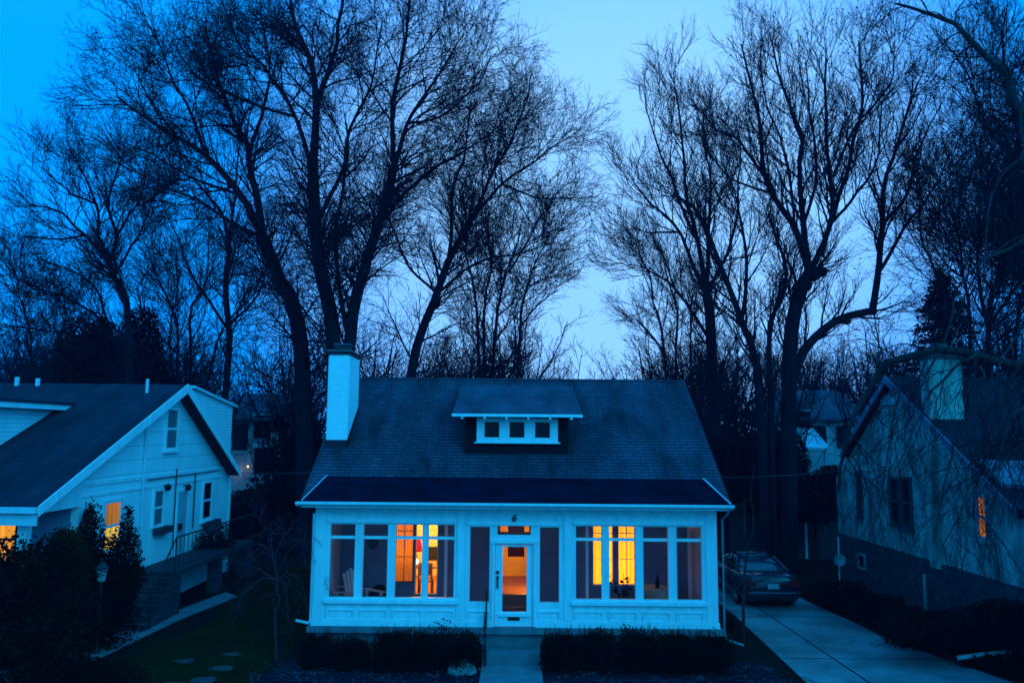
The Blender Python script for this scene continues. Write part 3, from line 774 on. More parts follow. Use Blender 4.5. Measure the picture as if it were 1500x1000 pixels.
# lower masonry skin with belt boards
s0 = atX(337, 684, LX).z
MB().box(LX + .002, LX + .035, pwy + .1, byk, s0 - .05, s0 + .05).box(LX + .002, LX + .028, pwy + .1, byk, s0 - .33, s0 - .27).build_each('belt_board', M['trim'], left)
MB().box(LX + .002, LX + .03, byk - .12, byk + .02, 0, s0 - .06).build('corner_board', M['trim'], left)
q = atX(208, 700, LX)
MB().tube([(LX + .05, q.y, q.z - 1.4), (LX + .05, q.y, zr(q.y) - .3)], .035, 6).build('downspout', M['pipe'], left)
# house front under the porch, back wall
MB().box(LW, LX - .21, pwy, pwy + .2, -.1, zr(pwy) - .1).build('front_wall', M['wall_in'], left)
MB().box(LW, LX - .21, byk - .2, byk, -.1, zr(byk) - .05).build('back_wall', M['white'], left)
MB().box(LW, LX, lf.y + .3, pwy - .01, .6, 1.25).build('porch_floor', M['concrete'], left)
pp0 = atX(37, 780, LX)
for xx in (LX - .16, LX - 4.4, LX - 8.5):
    MB().box(xx, xx + .2, lf.y + .3, lf.y + .5, 1.251, beam + .0).build('porch_post', M['trim'], left)
MB().box(LW, LX - .201, lf.y + .25, lf.y + .45, beam, beam + .28).build('porch_beam', M['white'], left)
# lit window in the porch front wall
wz0, wz1 = at(10, 822, pwy).z, at(10, 757, pwy).z
wx0, wx1 = at(-45, 790, pwy).x, at(23, 790, pwy).x
def lit_mat(name, col, s):
    m = emit_mat(name, col, s); N, L = m.node_tree.nodes, m.node_tree.links
    tc = N.new('ShaderNodeTexCoord'); mp = N.new('ShaderNodeMapping'); mp.inputs['Scale'].default_value = (7, 7, .8); L.new(tc.outputs['Object'], mp.inputs['Vector'])
    nz = N.new('ShaderNodeTexNoise'); nz.inputs['Scale'].default_value = 1.3; nz.inputs['Detail'].default_value = 5; L.new(mp.outputs[0], nz.inputs['Vector'])
    mr = N.new('ShaderNodeMapRange'); mr.inputs['From Min'].default_value = .3; mr.inputs['From Max'].default_value = .7; mr.inputs['To Min'].default_value = s * .35; mr.inputs['To Max'].default_value = s * 1.35
    L.new(nz.outputs['Fac'], mr.inputs['Value']); L.new(mr.outputs['Result'], N['Principled BSDF'].inputs['Emission Strength']); return m
M['lit_amber'] = lit_mat('lit_curtained_window', (1.0, 0.36, 0.02), 0.95)
M['lit_brown'] = lit_mat('lit_blind', (0.85, 0.20, 0.015), 0.5)
M['lit_yellow'] = lit_mat('lit_sash', (1.0, 0.50, 0.06), 0.9)
M['lit_dull'] = lit_mat('lit_dull_curtain', (0.8, 0.19, 0.012), 0.5)
f = MB().box(wx0 - .08, wx0, pwy - .05, pwy - .001, wz0 - .08, wz1 + .08).box(wx1, wx1 + .08, pwy - .05, pwy - .001, wz0 - .08, wz1 + .08).box(wx0, wx1, pwy - .05, pwy - .001, wz1, wz1 + .08).box(wx0, wx1, pwy - .05, pwy - .001, wz0 - .08, wz0)
f.box(wx0, wx1, pwy - .045, pwy - .001, (wz0 + wz1) / 2 - .03, (wz0 + wz1) / 2 + .03)
lw = f.build('porch_window', M['shed'], left)
MB().box(wx0, wx1, pwy - .02, pwy - .002, wz0, (wz0 + wz1) / 2 - .03).box(wx0, wx1, pwy - .02, pwy - .002, (wz0 + wz1) / 2 + .03, wz1).build('pane', M['lit_amber'], lw)
# windows on a wall facing +X or -X
def xwin(xa, ya, xb, yb, X, parent, s=1, frame='trim', glass='dark_glass', mid=True, fw=.09, sill=True, split=None, name='window'):
    p, q = atX(xa, ya, X), atX(xb, yb, X); y0, y1 = sorted((p.y, q.y)); z0, z1 = sorted((p.z, q.z))
    f = MB(); o = lambda d: X + s * d
    f.box(o(.002), o(.06), y0 - fw, y0, z0 - fw, z1 + fw).box(o(.002), o(.06), y1, y1 + fw, z0 - fw, z1 + fw)
    f.box(o(.002), o(.06), y0, y1, z1, z1 + fw).box(o(.002), o(.06), y0, y1, z0 - fw, z0)
    zm = (z0 + z1) / 2
    if mid: f.box(o(.002), o(.05), y0, y1, zm - .035, zm + .035)
    if sill: f.box(o(.002), o(.11), y0 - fw - .05, y1 + fw + .05, z0 - fw - .07, z0 - fw - .001)
    w_ = f.build(name, M[frame], parent)
    if mid:
        MB().box(o(.003), o(.02), y0, y1, zm + .035, z1).build('pane', M[split or glass], w_)
        MB().box(o(.003), o(.02), y0, y1, z0, zm - .035).build('pane', M[glass], w_)
    else: MB().box(o(.003), o(.02), y0, y1, z0, z1).build('pane', M[glass], w_)
    return w_
M['blind_glass'] = mat('curtained_glass', (0.16, 0.17, 0.20), 0.2, 0.2, 3, (1, 4, .3))
xwin(244.5, 600, 256.5, 655, LX, left, glass='blind_glass')
xwin(225.5, 720, 235.5, 766, LX, left, glass='blind_glass', sill=False)
xwin(297.5, 708, 306.5, 756, LX, left)
xwin(153, 738, 170.5, 800, LX, left, glass='lit_yellow', split='lit_brown', frame='pipe')
for (xa, ya, xb, yb) in ((223, 781, 243, 773), (296, 771, 315, 762)):
    p, q = atX(xa, ya, LX), atX(xb, yb, LX)
    MB().box(LX + .01, LX + .22, p.y, q.y, (p.z + q.z) / 2 - .08, (p.z + q.z) / 2 + .12).build('flower_box', M['stone_mid'], left)
# side door
p, q = atX(260, 721, LX), atX(270, 788, LX)
dd = MB().box(LX + .002, LX + .03, p.y, q.y, 1.28, p.z).build('side_door', M['grey_door'], left)
MB().box(LX + .002, LX + .05, p.y - .09, p.y, 1.28, p.z + .09).box(LX + .002, LX + .05, q.y, q.y + .09, 1.28, p.z + .09).box(LX + .002, LX + .05, p.y, q.y, p.z, p.z + .09).build('door_frame', M['trim'], dd)
MB().sphere((LX + .06, p.y + .12, 2.25), .04, 8, 6).build('door_handle', M['black'], dd)
for (x_, y_) in ((239, 711), (269, 711)):
    p = atX(x_, y_, LX)
    MB().box(LX + .002, LX + .10, p.y - .02, p.y + .02, p.z - .0, p.z + .03).lathe((LX + .16, p.y, p.z - .07), [(.02, -.09), (.08, -.06), (.10, .06), (.05, .11), (.01, .14)], 10).build('wall_lamp', M['black'], left)
p = atX(261, 771, LX); MB().box(LX + .002, LX + .1, p.y - .12, p.y + .08, p.z - .1, p.z + .1).build('mailbox', M['black'], left)
for (xa, ya, yb) in ((257, 686, 800), (284.5, 692, 772)):
    p, q = atX(xa, ya, LX), atX(xa - 3, yb, LX)
    MB().tube([(LX + .05, p.y, p.z), (LX + .05, p.y, max(1.3, q.z))], .022, 6).build('conduit', M['cable'], left)
MB().tube([(LX + .05, atX(215, 700, LX).y, atX(215, 703, LX).z), (LX + .05, atX(320, 690, LX).y, atX(320, 688, LX).z)], .015, 5).build('conduit', M['cable'], left)
# front dormer with nearly flat roof; rear dormer
dX = -13.2
p, q, c_ = atX(0, 579, -12.9), atX(130, 592, -12.9), atX(5, 657, dX)
dz1 = (p.z + q.z) / 2
zrf = lambda y: la.z - slf * (la.y - y)
fy = 19.6
yq = la.y - (la.z - (dz1 - .28)) / slf
dm_ = MB().prism([(dX, fy, zrf(fy) - .05), (dX, fy, dz1 - .27), (dX, yq, dz1 - .27)], (-5.5, 0, 0)).build('front_dormer', M['lap_fine'], left)
MB().box(-19.2, -12.9, fy - .5, yq + .7, dz1 - .25, dz1 - .10).build('dormer_fascia', M['trim'], dm_)
MB().box(-19.3, -12.86, fy - .55, yq + 1.1, dz1 - .099, dz1 - .02).build('dormer_roof', M['roof_left'], dm_)
p, q = atX(286, 569, -10.80), atX(341, 592, -10.80)
zb2 = lambda y: la.z - slb * (y - la.y)
rdm = MB().prism([(-10.80, p.y, zb2(p.y) + .01), (-10.80, p.y, p.z), (-10.80, q.y, q.z), (-10.80, q.y, zb2(q.y) - .3)], (-6, 0, 0)).build('rear_dormer', M['lap_fine'], left)
MB().prism([(-10.68, p.y - .3, p.z + .09), (-10.68, q.y + .25, q.z - .03), (-10.68, q.y + .25, q.z - .12), (-10.68, p.y - .3, p.z + .001)], (-6.3, 0, 0)).build('dormer_roof', M['pipe'], rdm)
# roof vent pipes
for (x_, yb, yt) in ((24, 569, 552), (55, 563, 554)):
    p = at(x_, yb, la.y - .2); MB().tube([(p.x, p.y, p.z - .3), (p.x, p.y, at(x_, yt, la.y - .2).z)], .07, 8).build('vent_pipe', M['pipe'], left)
p = at(214, 592, 24.6); MB().tube([(p.x, p.y, zrf(24.6) - .1), (p.x, p.y, zrf(24.6) + .42)], .05, 8).build('vent_pipe', M['pipe'], left)
# landing, steps, railing
ly0 = atX(225, 840, LX + .6).y; lz = 1.27; lx1 = LX + 1.25
lsY = byk - .8
lan = MB().box(LX + .003, lx1, ly0, lsY, lz - .14, lz)
lan.build('landing', M['stone_mid'], left)
pier = MB()
for yy in (ly0 + .05, (ly0 + lsY) / 2, lsY - .4): pier.box(lx1 - .4, lx1 - .05, yy, yy + .4, -.05, lz - .141)
pier.build_each('pier', M['stone_mid'], left)
stp = MB()
for i in range(6):
    zz = lz - .14 - i * .19; stp.box(LX + .05, lx1 - .06, ly0 - .28 * (i + 1), ly0 - .28 * i - .002, -.05, zz)
stp.build('side_steps', M['stone_mid'], left)
ir = thing('iron_railing', 'black iron railing around the side landing of the left bungalow', 'railing', (lx1, ly0, 0))
MB().tube([(lx1 - .05, lsY, lz + .95), (lx1 - .05, ly0, lz + .95), (lx1 - .05, ly0 - 1.5, .95)], .025, 6).build('rail', M['black'], ir)
MB().tube([(lx1 - .05, lsY, lz + .12), (lx1 - .05, ly0, lz + .12), (lx1 - .05, ly0 - 1.5, .14)], .016, 6).build('rail', M['black'], ir)
nb = 24
for i in range(nb + 1):
    yy = ly0 + (lsY - ly0) * i / nb; MB().tube([(lx1 - .05, yy, lz + (.12 if 0 < i < nb else 0)), (lx1 - .05, yy, lz + .95)], .010 if 0 < i < nb else .02, 5).build('baluster', M['black'], ir)
for i in range(1, 9):
    yy = ly0 - 1.5 * i / 8; k = i / 8; z_ = lz * (1 - k) + .0 * k; MB().tube([(lx1 - .05, yy, z_ + .13 if i < 8 else 0), (lx1 - .05, yy, lz + .95 - (lz) * k)], .010 if i < 8 else .022, 5).build('baluster', M['black'], ir)

# ================================================================== RIGHT STUCCO HOUSE
SX = 12.0; SXr = 11.75
ra, rf_, rbk = atX(1297, 551, SXr), atX(1490, 748, SXr), atX(1232, 662, SXr)
right = thing('stucco_house', 'dark-roofed stucco house on a stone base at the right edge', 'house', (16, 24, 0))
RW = 24.0
r = MB(); T = .18
ef = rf_
r.prism([(SXr, rf_.y, rf_.z), (SXr, ra.y, ra.z), (SXr, rbk.y, rbk.z), (SXr, rbk.y, rbk.z - T), (SXr, ra.y, ra.z - T), (SXr, rf_.y, rf_.z - T)], (RW - SXr, 0, 0))
rroof = r.build('roof', M['roof_right'], right)
rb = MB()
for e_ in (rf_, rbk):
    rb.prism([(SXr - .04, e_.y, e_.z + .01), (SXr - .04, ra.y, ra.z + .02), (SXr - .04, ra.y, ra.z - .22), (SXr - .04, e_.y, e_.z - .2)], (.037, 0, 0))
rb.build_each('rake_board', M['metal_roof'], rroof)
s1_ = (ra.z - rf_.z) / (ra.y - rf_.y); s2_ = (ra.z - rbk.z) / (rbk.y - ra.y)
zq = lambda y: (ra.z - s1_ * (ra.y - y) if y < ra.y else ra.z - s2_ * (y - ra.y)) - T - .01
fyk = atX(1225, 700, SX).y
bz = atX(1227, 779, SX).z
fy0 = 16.0
MB().prism([(SX, rf_.y + .1, bz), (SX, fyk, bz), (SX, fyk, zq(fyk)), (SX, ra.y, zq(ra.y)), (SX, rf_.y + .1, zq(rf_.y + .1))], (.25, 0, 0)).build('gable_wall', M['stucco'], right)
MB().box(SX, SX + .25, fy0, rf_.y + .099, bz, rf_.z - T - .1).build('front_wing_wall', M['stucco'], right)
MB().box(SX + .251, RW, fy0, fy0 + .2, -.1, rf_.z - T - .1).build('front_wall', M['stucco'], right)
MB().box(SX - .06, SX + .2, fy0 - .05, fyk + .05, -.1, bz - .002).build('stone_base', M['stone'], right)
MB().box(SX + .251, RW, fyk - .2, fyk, -.1, zq(fyk)).build('back_wall', M['stucco'], right)
# low metal roof over the front wing
MB().prism([(SXr, fy0 - .4, 3.05), (SXr, rf_.y + .25, rf_.z + .12), (SXr, rf_.y + .25, rf_.z + .02), (SXr, fy0 - .4, 2.95)], (RW - SXr, 0, 0)).build('front_roof', M['roof_right'], right)
def on_roof(x, y, up):
    d = ray(x, y); k = (ra.z - s1_ * ra.y + up - CAMZ) / (d.z - s1_ * d.y); return Vector((d.x * k, d.y * k, CAMZ + d.z * k))
MB().prism([on_roof(1436, 673, .16), on_roof(1560, 676, .16), on_roof(1560, 712, .16), on_roof(1470, 708, .16)], (0, .05, -.10)).build('metal_porch_roof', M['metal_roof'], rroof)
# windows
xwin(1257, 694, 1262.5, 751, SX, right, -1, frame='shed', sill=True, fw=.12)
xwin(1305, 702, 1319, 765, SX, right, -1, frame='shed'); xwin(1323, 702, 1337, 771, SX, right, -1, frame='shed', sill=True)
xwin(1434, 728, 1448, 786, SX, right, -1, frame='dull_pipe', glass='lit_dull', fw=.10)
for (xa, ya, xb, yb) in ((1259, 812, 1268, 832), ):
    xwin(xa, ya, xb, yb, SX - .06, right, -1, frame='dull_pipe', mid=False, sill=False, fw=.07)
p = atX(1302, 588, SX)
fv = MB()
fv.prism([(SX - .02, p.y + .5 * math.cos(a_), p.z - .1 + .32 * math.sin(a_)) for a_ in [math.pi * i / 8 for i in range(9)]], (-.04, 0, 0)).build('gable_vent', M['far_white'], right)
p = atX(1358, 840, SX - .06)
MB().tube([(SX - .14, p.y, p.z), (SX - .14, p.y, .3)], .05, 8).build('downspout', M['dull_pipe'], right)
# chimney at the gable end
cy = 22.6; cx0, cx1 = at(1352, 600, cy).x, at(1413, 600, cy).x; cz1 = at(1380, 525, cy).z
cx0 = SX - .16
rch = MB().box(cx0, cx1, cy, cy + .45, 1.62, cz1).build('chimney', M['stucco'], right, bevel=.02)
MB().box(cx0 - .05, cx1 + .05, cy - .05, cy + .5, cz1 + .001, cz1 + .12).build('chimney_cap', M['stone'], rch)
MB().lathe(((cx0 + cx1) / 2, cy + .22, cz1 + .121), [(.2, 0), (.2, .3), (.24, .3), (.24, .34)], 12).build('chimney_pot', M['concrete'], rch)

# ================================================================== GARAGE, FAR HOUSES
ga = thing('garage', 'low dark garage at the far end of the driveway', 'garage', (12, 36, 0))
gx0_, gx1_ = at(1070, 770, 35).x, at(1228, 770, 35).x
gz = at(1150, 738, 35).z
MB().box(gx0_, gx1_, 35, 40, -.1, gz - .12).build('wall', M['shed'], ga)
MB().box(gx0_ - .3, gx1_ + .3, 34.7, 40.3, gz - .119, gz).build('roof', M['far_roof'], ga)
p, q = at(1098, 748, 34.98), at(1160, 800, 34.98)
MB().box(p.x, q.x, 34.96, 34.998, 0.02, p.z).build('garage_door', M['stone_mid'], ga)
p, q = at(1182, 768, 34.98), at(1200, 798, 34.98)
MB().box(p.x, q.x, 34.96, 34.998, 0.05, p.z).build('door', M['flashing'], ga)
MB().box(p.x - .1, p.x - .002, 34.95, 34.998, 0.05, p.z + .05).build('door_frame', M['pipe'], ga)

def far_house(name, label, x0, x1, yt, yr, Y, depth, gable_side, win):
    p, q = at(x0, yt, Y), at(x1, yr, Y)
    h = thing(name, label, 'house', ((p.x + q.x) / 2, Y, 0))
    a, c, ev, rg = p.x, q.x, at((x0 + x1) / 2, yt, Y).z, at((x0 + x1) / 2, yr, Y).z
    MB().box(a, c, Y, Y + depth, -.1, ev).prism([(a, Y, ev), (a, Y + depth, ev), (a, Y + depth / 2, rg - .15)], (c - a, 0, 0)).build('wall', M['far_white'], h)
    MB().prism([(a - .3, Y - .4, ev - .1), (a - .3, Y + depth / 2, rg), (a - .3, Y + depth + .4, ev - .1), (a - .3, Y + depth + .4, ev - .25), (a - .3, Y + depth / 2, rg - .18), (a - .3, Y - .4, ev - .25)], (c - a + .6, 0, 0)).build('roof', M['far_roof'], h)
    for (wx, wy, ww, wh) in win:
        k = at(wx, wy, Y)
        f_ = MB().box(k.x - ww / 2 - .1, k.x + ww / 2 + .1, Y - .05, Y - .002, k.z - wh / 2 - .1, k.z + wh / 2 + .1).build('window', M['far_white'], h)
        MB().box(k.x - ww / 2, k.x + ww / 2, Y - .06, Y - .051, k.z - wh / 2, k.z + wh / 2).build('pane', M['dark_glass'], f_)
    return h
fh = far_house('far_house', 'pale house behind the driveway trees, between cottage and stucco house', 1166, 1262, 612, 566, 56, 9, 0, [(1176, 622, 1.0, 1.9), (1200, 640, 1.0, 1.6), (1235, 640, 1.0, 1.6)])
p, q = at(1160, 655, 53), at(1215, 626, 53)
MB().prism([(p.x, 53, p.z), (p.x, 55.9, q.z), (p.x, 55.9, q.z - .15), (p.x, 53, p.z - .15)], (q.x - p.x, 0, 0)).build('porch_roof', M['far_white'], fh)
MB().box(p.x + .1, p.x + .3, 53.1, 53.3, 0, p.z - .16).box(q.x - .3, q.x - .1, 53.1, 53.3, 0, p.z - .16).build_each('porch_post', M['far_white'], fh)
fh2 = far_house('far_house', 'pale two-storey house seen between the left bungalow and the white cottage', 330, 412, 612, 572, 55, 9, 0, [(352, 640, 1.1, 1.8), (385, 625, 1.2, 1.6), (385, 675, 1.2, 1.8)])
for (x_, y_, r_) in ((347.5, 690, .10), (339.5, 691, .065), (363, 683, .065)):
    p = at(x_, y_, 54.6)
    t = thing('porch_lantern', ('glowing orange lantern, brightest of the three beside the left bungalow\'s eave' if r_ > .08 else 'small dim orange lantern at the pale far house, ' + ('leftmost and half behind the bungalow eave' if x_ < 345 else 'rightmost, a little higher than the others')), 'lantern', (p.x, p.y, p.z), 0, 'lit lanterns at the far house')
    MB().sphere(p, r_, 10, 8).build('globe', M['bulb_far'], t, True)
    MB().tube([(p.x, p.y + .05, p.z + r_), (p.x, 54.999, p.z + r_ + .08)], .02, 5).build('bracket', M['black'], t)

# ================================================================== CAR
CX, CY = at(1131, 850, 25.0).x, 24.9
car = thing('parked_car', 'dark sedan seen from behind, parked on the driveway', 'car', (CX, CY, 0.024))
hw = .90
def loft(sections):
    m_ = MB(); k = len(sections[0]); V = [p for s_ in sections for p in s_]
    Fq = [(i * k + j, i * k + (j + 1) % k, (i + 1) * k + (j + 1) % k, (i + 1) * k + j) for i in range(len(sections) - 1) for j in range(k)]
    Fq += [tuple(range(k))[::-1], tuple(range((len(sections) - 1) * k, len(sections) * k))]
    return m_.add(V, Fq)
def sec(y, zb, zm, zt_, w_):
    h_ = [(w_ * .88, zb), (w_ * .98, zb + .12), (w_, zm), (w_ * .97, zm + .14), (w_ * .86, zt_ - .02), (w_ * .5, zt_ + .015), (0, zt_ + .02)]
    pts = h_ + [(-a_, b_) for a_, b_ in h_[-2::-1]]
    return [(CX + a_, CY + y, .024 + b_) for a_, b_ in pts]
body = loft([sec(0.0, .34, .55, .86, .70), sec(.06, .26, .55, .95, .82), sec(.25, .2, .55, 1.0, .88), sec(.9, .18, .55, 1.0, .9), sec(2.0, .18, .55, .96, .9), sec(3.4, .18, .55, .92, .9), sec(4.2, .2, .55, .84, .87), sec(4.5, .26, .5, .74, .78), sec(4.6, .36, .5, .66, .62)])
cbody = body.build('body', M['paint_car'], car, True)
def gsec(y, zt_, wt, zb=.96, wb=.80):
    return [(CX + a_, CY + y, .024 + b_) for a_, b_ in ((wb, zb), (wt + .06, zb + (zt_ - zb) * .55), (wt, zt_ - .03), (wt * .6, zt_), (0, zt_ + .01), (-wt * .6, zt_), (-wt, zt_ - .03), (-wt - .06, zb + (zt_ - zb) * .55), (-wb, zb))]
M['car_glass'] = mat('car_window', (0.02, 0.024, 0.035), 0.05, 0.1, spec=1.0)
loft([gsec(.98, .99, .72), gsec(1.72, 1.33, .56), gsec(2.3, 1.385, .56), gsec(2.8, 1.35, .56), gsec(3.6, .96, .70)]).build('cabin_glass', M['car_glass'], car, True)
rf = MB()
k1 = [gsec(1.68, 1.335, .58), gsec(2.3, 1.40, .58), gsec(2.85, 1.355, .58)]
loft([[(p[0], p[1], p[2] + .012) for p in s_[2:7]] for s_ in k1]).build('roof', M['paint_car'], car, True)
pl_ = MB()
for s_ in (-1, 1):
    pl_.tube([(CX + s_ * .79, CY + .94, 1.0), (CX + s_ * .58, CY + 1.72, 1.35)], .035, 6)
    pl_.tube([(CX + s_ * .60, CY + 2.8, 1.36), (CX + s_ * .80, CY + 3.62, .96)], .03, 6)
    pl_.tube([(CX + s_ * .84, CY + 2.1, .98), (CX + s_ * .60, CY + 2.1, 1.38)], .03, 6)
pl_.build_each('pillar', M['paint_car'], car)
MB().box(CX - .82, CX + .82, CY - .07, CY + .12, .024 + .38, .024 + .56).build('bumper', M['paint_car'], car, bevel=.04)
for s_ in (-1, 1):
    MB().box(CX + s_ * .50, CX + s_ * .82, CY - .02, CY + .18, .024 + .66, .024 + .86).build('taillight', M['tail'], car, bevel=.03)
    MB().box(CX + s_ * .90, CX + s_ * 1.04, CY + 3.1, CY + 3.2, .024 + .95, .024 + 1.07).build('side_mirror', M['paint_car'], car, bevel=.02)
MB().box(CX - .30, CX + .34, CY - .035, CY + .02, .024 + .80, .024 + .835).build('trunk_trim', M['chrome'], car)
MB().box(CX - .17, CX + .17, CY - .045, CY + .02, .024 + .62, .024 + .765).build('licence_plate', M['plate'], car)
MB().box(CX - .80, CX + .80, CY - .078, CY - .06, .024 + .50, .024 + .53).build('bumper_strip', M['chrome'], car)
for s_ in (-1, 1):
    for yy in (.95, 3.65):
        x_ = CX + s_ * .80
        wt_ = MB().lathe((x_, CY + yy, .024 + .32), [(.22, -.1), (.31, -.1), (.32, -.07), (.32, .07), (.31, .1), (.22, .1)], 24, 'X').build('wheel', M['tyre'], car)
        MB().lathe((x_, CY + yy, .024 + .32), [(.05, -.106), (.21, -.101), (.21, .101), (.05, .106)], 16, 'X').build('rim', M['chrome'], wt_)

# ================================================================== LAMP POST, DISH, SMALL THINGS
lp = atZ(141, 958); lx, ly = lp.x, lp.y
post = thing('lamp_post', 'unlit lantern on a slim dark post beside the left hedge', 'lamp post', (lx, ly, 0))
ht = at(141, 852, ly).z; hb = at(141, 822, ly).z
MB().lathe((lx, ly, 0), [(.09, 0), (.09, .05), (.045, .12), (.035, .2), (.032, ht - .02), (.05, ht)], 12).build('post', M['black'], post)
ln = MB().lathe((lx, ly, ht), [(.09, 0.02), (.13, .30)], 6).build('lantern', M['plate'], post)
MB().lathe((lx, ly, ht), [(.17, .30), (.15, .34), (.06, .45), (.03, .47), (.012, .53)], 6).build('lantern_cap', M['stone_mid'], post)
MB().lathe((lx, ly, ht), [(.10, 0), (.10, .02)], 6).build('lantern_base', M['black'], post)

dp = at(1230, 820, 27.2); dh = thing('satellite_dish', 'round grey dish on a thin pole by the stone wall', 'dish', (dp.x, 27.2, 0))
MB().tube([(dp.x, 27.26, 0), (dp.x, 27.26, at(1230, 786, 27.2).z)], .022, 6).build('pole', M['pipe'], dh)
MB().lathe((dp.x, 27.2, dp.z), [(.02, .05), (.12, .04), (.19, .0), (.20, -.03), (.185, -.03), (.11, .015), (.01, .02)], 20, 'Y').build('dish', M['plate'], dh, True)
MB().tube([(dp.x, 27.2, dp.z - .18), (dp.x, 26.95, dp.z - .02)], .01, 5).build('arm', M['pipe'], dh)
p, q = atZ(1404, 963, .20), atZ(1478, 955, .24)
tag(MB().tube([p, (p + q) / 2 + Vector((0, 0, .02)), q], .055, 8).build('drain_pipe', M['pipe'], None, loc=(p.x, p.y, 0)), 'loose white drain pipe lying in the dark bed at right', 'pipe')
# stones
def rock(x, y, sx, sy_, sz, seed, m, label, cat, name='boulder', group=None):
    rnd = random.Random(seed); bm = bmesh.new(); bmesh.ops.create_icosphere(bm, subdivisions=3, radius=1)
    dirs = [(Vector((rnd.gauss(0, 1), rnd.gauss(0, 1), rnd.gauss(0, 1))).normalized(), rnd.uniform(.72, .98)) for _ in range(16)]
    for v in bm.verts:
        for d_, k in dirs:
            e_ = v.co.dot(d_) - k
            if e_ > 0: v.co -= d_ * e_ * .85
        v.co = Vector((v.co.x * sx, v.co.y * sy_, max(v.co.z, -.3) * sz))
    me = bpy.data.meshes.new(name); bm.to_mesh(me); bm.free(); me.materials.append(M[m])
    o = bpy.data.objects.new(name, me); C.objects.link(o); o.location = (x, y, .02); return tag(o, label, cat, group)
p = atZ(677, 985); rock(p.x, p.y, .34, .26, .28, 3, 'rock', 'pale boulder in the flower bed left of the front walk', 'rock')
p = atZ(665, 960); rock(p.x, p.y, .30, .2, .16, 4, 'flag', 'low dark stone behind the pale boulder', 'rock')
for i, (x_, y_, sx_, lab) in enumerate(((271, 968, .33, 'flat stepping stone in the lawn nearest the lamp post'), (300, 996, .42, 'broad flat stepping stone at the bottom edge of the lawn'), (325, 979, .36, 'flat stepping stone at the flower bed edge, partly under litter'), (258, 1002, .35, 'flat stepping stone at the bottom edge, leftmost of the row'), (340, 958, .3, 'thin flat stone by the foot of the weeping tree'))):
    p = atZ(x_, y_); r_ = random.Random(90 + i); nn = 9
    pl = [(p.x + sx_ * .85 * r_.uniform(.6, 1.05) * math.cos(6.283 * k / nn), p.y + sx_ * .55 * r_.uniform(.55, 1.1) * math.sin(6.283 * k / nn), .016 + .014 * r_.random()) for k in range(nn)]
    tag(MB().prism(pl, (0, 0, -.05)).build('stepping_stone', M['flag'], None, loc=(p.x, p.y, 0)), lab, 'stone', 'stepping stones in the lawn')
p = atZ(703, 981, .1)
fl_ = thing('pink_flower', 'single pink flower beside the front walk and pale boulder', 'flower', (p.x, p.y, 0))
MB().tube([(p.x, p.y, 0.01), (p.x + .01, p.y, .1)], .006, 5).build('stem', M['leaf'], fl_)
s = MB()
for i in range(8):
    a_ = i * math.pi / 4; s.add([(p.x, p.y, .1), (p.x + .05 * math.cos(a_ - .3), p.y + .05 * math.sin(a_ - .3), .125), (p.x + .075 * math.cos(a_), p.y + .075 * math.sin(a_), .135), (p.x + .05 * math.cos(a_ + .3), p.y + .05 * math.sin(a_ + .3), .125)], [(0, 1, 2, 3)])
s.sphere((p.x, p.y, .115), .03, 8, 6); s.build('bloom', M['pink'], fl_)
# overhead wires
for (a_, b_, ya, yb, lab) in ((( 335, 691), (462, 691), 33, 30, 'thin overhead cable crossing the gap left of the cottage roof'), ((1060, 699), (1240, 688), 29, 31, 'thin overhead cable from the cottage roof to the stucco house')):
    p, q = at(*a_, ya), at(*b_, yb)
    tag(MB().tube([p.lerp(q, t_ / 8) - Vector((0, 0, .25 * t_ / 8 * (1 - t_ / 8))) for t_ in range(9)], .012, 5).build('overhead_cable', M['cable'], None, loc=p), lab, 'cable')

# ================================================================== VEGETATION
def norm(v): return v / np.maximum(np.linalg.norm(v, axis=-1, keepdims=True), 1e-9)
def tubes_np(P, Rr, n):
    """P (N,K,3) R (N,K) -> verts, quads"""
    Nn, K, _ = P.shape
    T = np.empty_like(P); T[:, 1:-1] = P[:, 2:] - P[:, :-2]; T[:, 0] = P[:, 1] - P[:, 0]; T[:, -1] = P[:, -1] - P[:, -2]
    T = norm(T)
    m0 = norm(P[:, -1] - P[:, 0]); ref = np.where(np.abs(m0[:, 2:3]) < 0.8, np.array([[0, 0, 1.]]), np.array([[1., 0, 0]]))
    U = norm(np.cross(T, ref[:, None, :])); W = np.cross(T, U)
    a = np.arange(n) * 2 * np.pi / n
    V = P[:, :, None, :] + Rr[:, :, None, None] * (U[:, :, None, :] * np.cos(a)[None, None, :, None] + W[:, :, None, :] * np.sin(a)[None, None, :, None])
    base = (np.arange(Nn) * K * n)[:, None, None] + (np.arange(K - 1) * n)[None, :, None]
    j = np.arange(n)[None, None, :]; j2 = (j + 1) % n
    Q = np.stack([base + j, base + j2, base + n + j2, base + n + j], -1).reshape(-1, 4)
    return V.reshape(-1, 3), Q
def merge(parts):
    Vs, Qs, o = [], [], 0
    for V, Q in parts: Vs.append(V); Qs.append(Q + o); o += len(V)
    return np.concatenate(Vs), np.concatenate(Qs)
def resample(pts, rad, K):
    """Catmull-Rom through pts, K points"""
    P = np.array(pts, float); n = len(P); rad = np.array(rad, float)
    s = np.linspace(0, n - 1, K); i = np.minimum(s.astype(int), n - 2); f = (s - i)[:, None]
    g = lambda k: P[np.clip(k, 0, n - 1)]
    p0, p1, p2, p3 = g(i - 1), g(i), g(i + 1), g(i + 2)
    out = 0.5 * (2 * p1 + (p2 - p0) * f + (2 * p0 - 5 * p1 + 4 * p2 - p3) * f ** 2 + (3 * p1 - p0 - 3 * p2 + p3) * f ** 3)
    return out, np.interp(s, np.arange(n), rad)
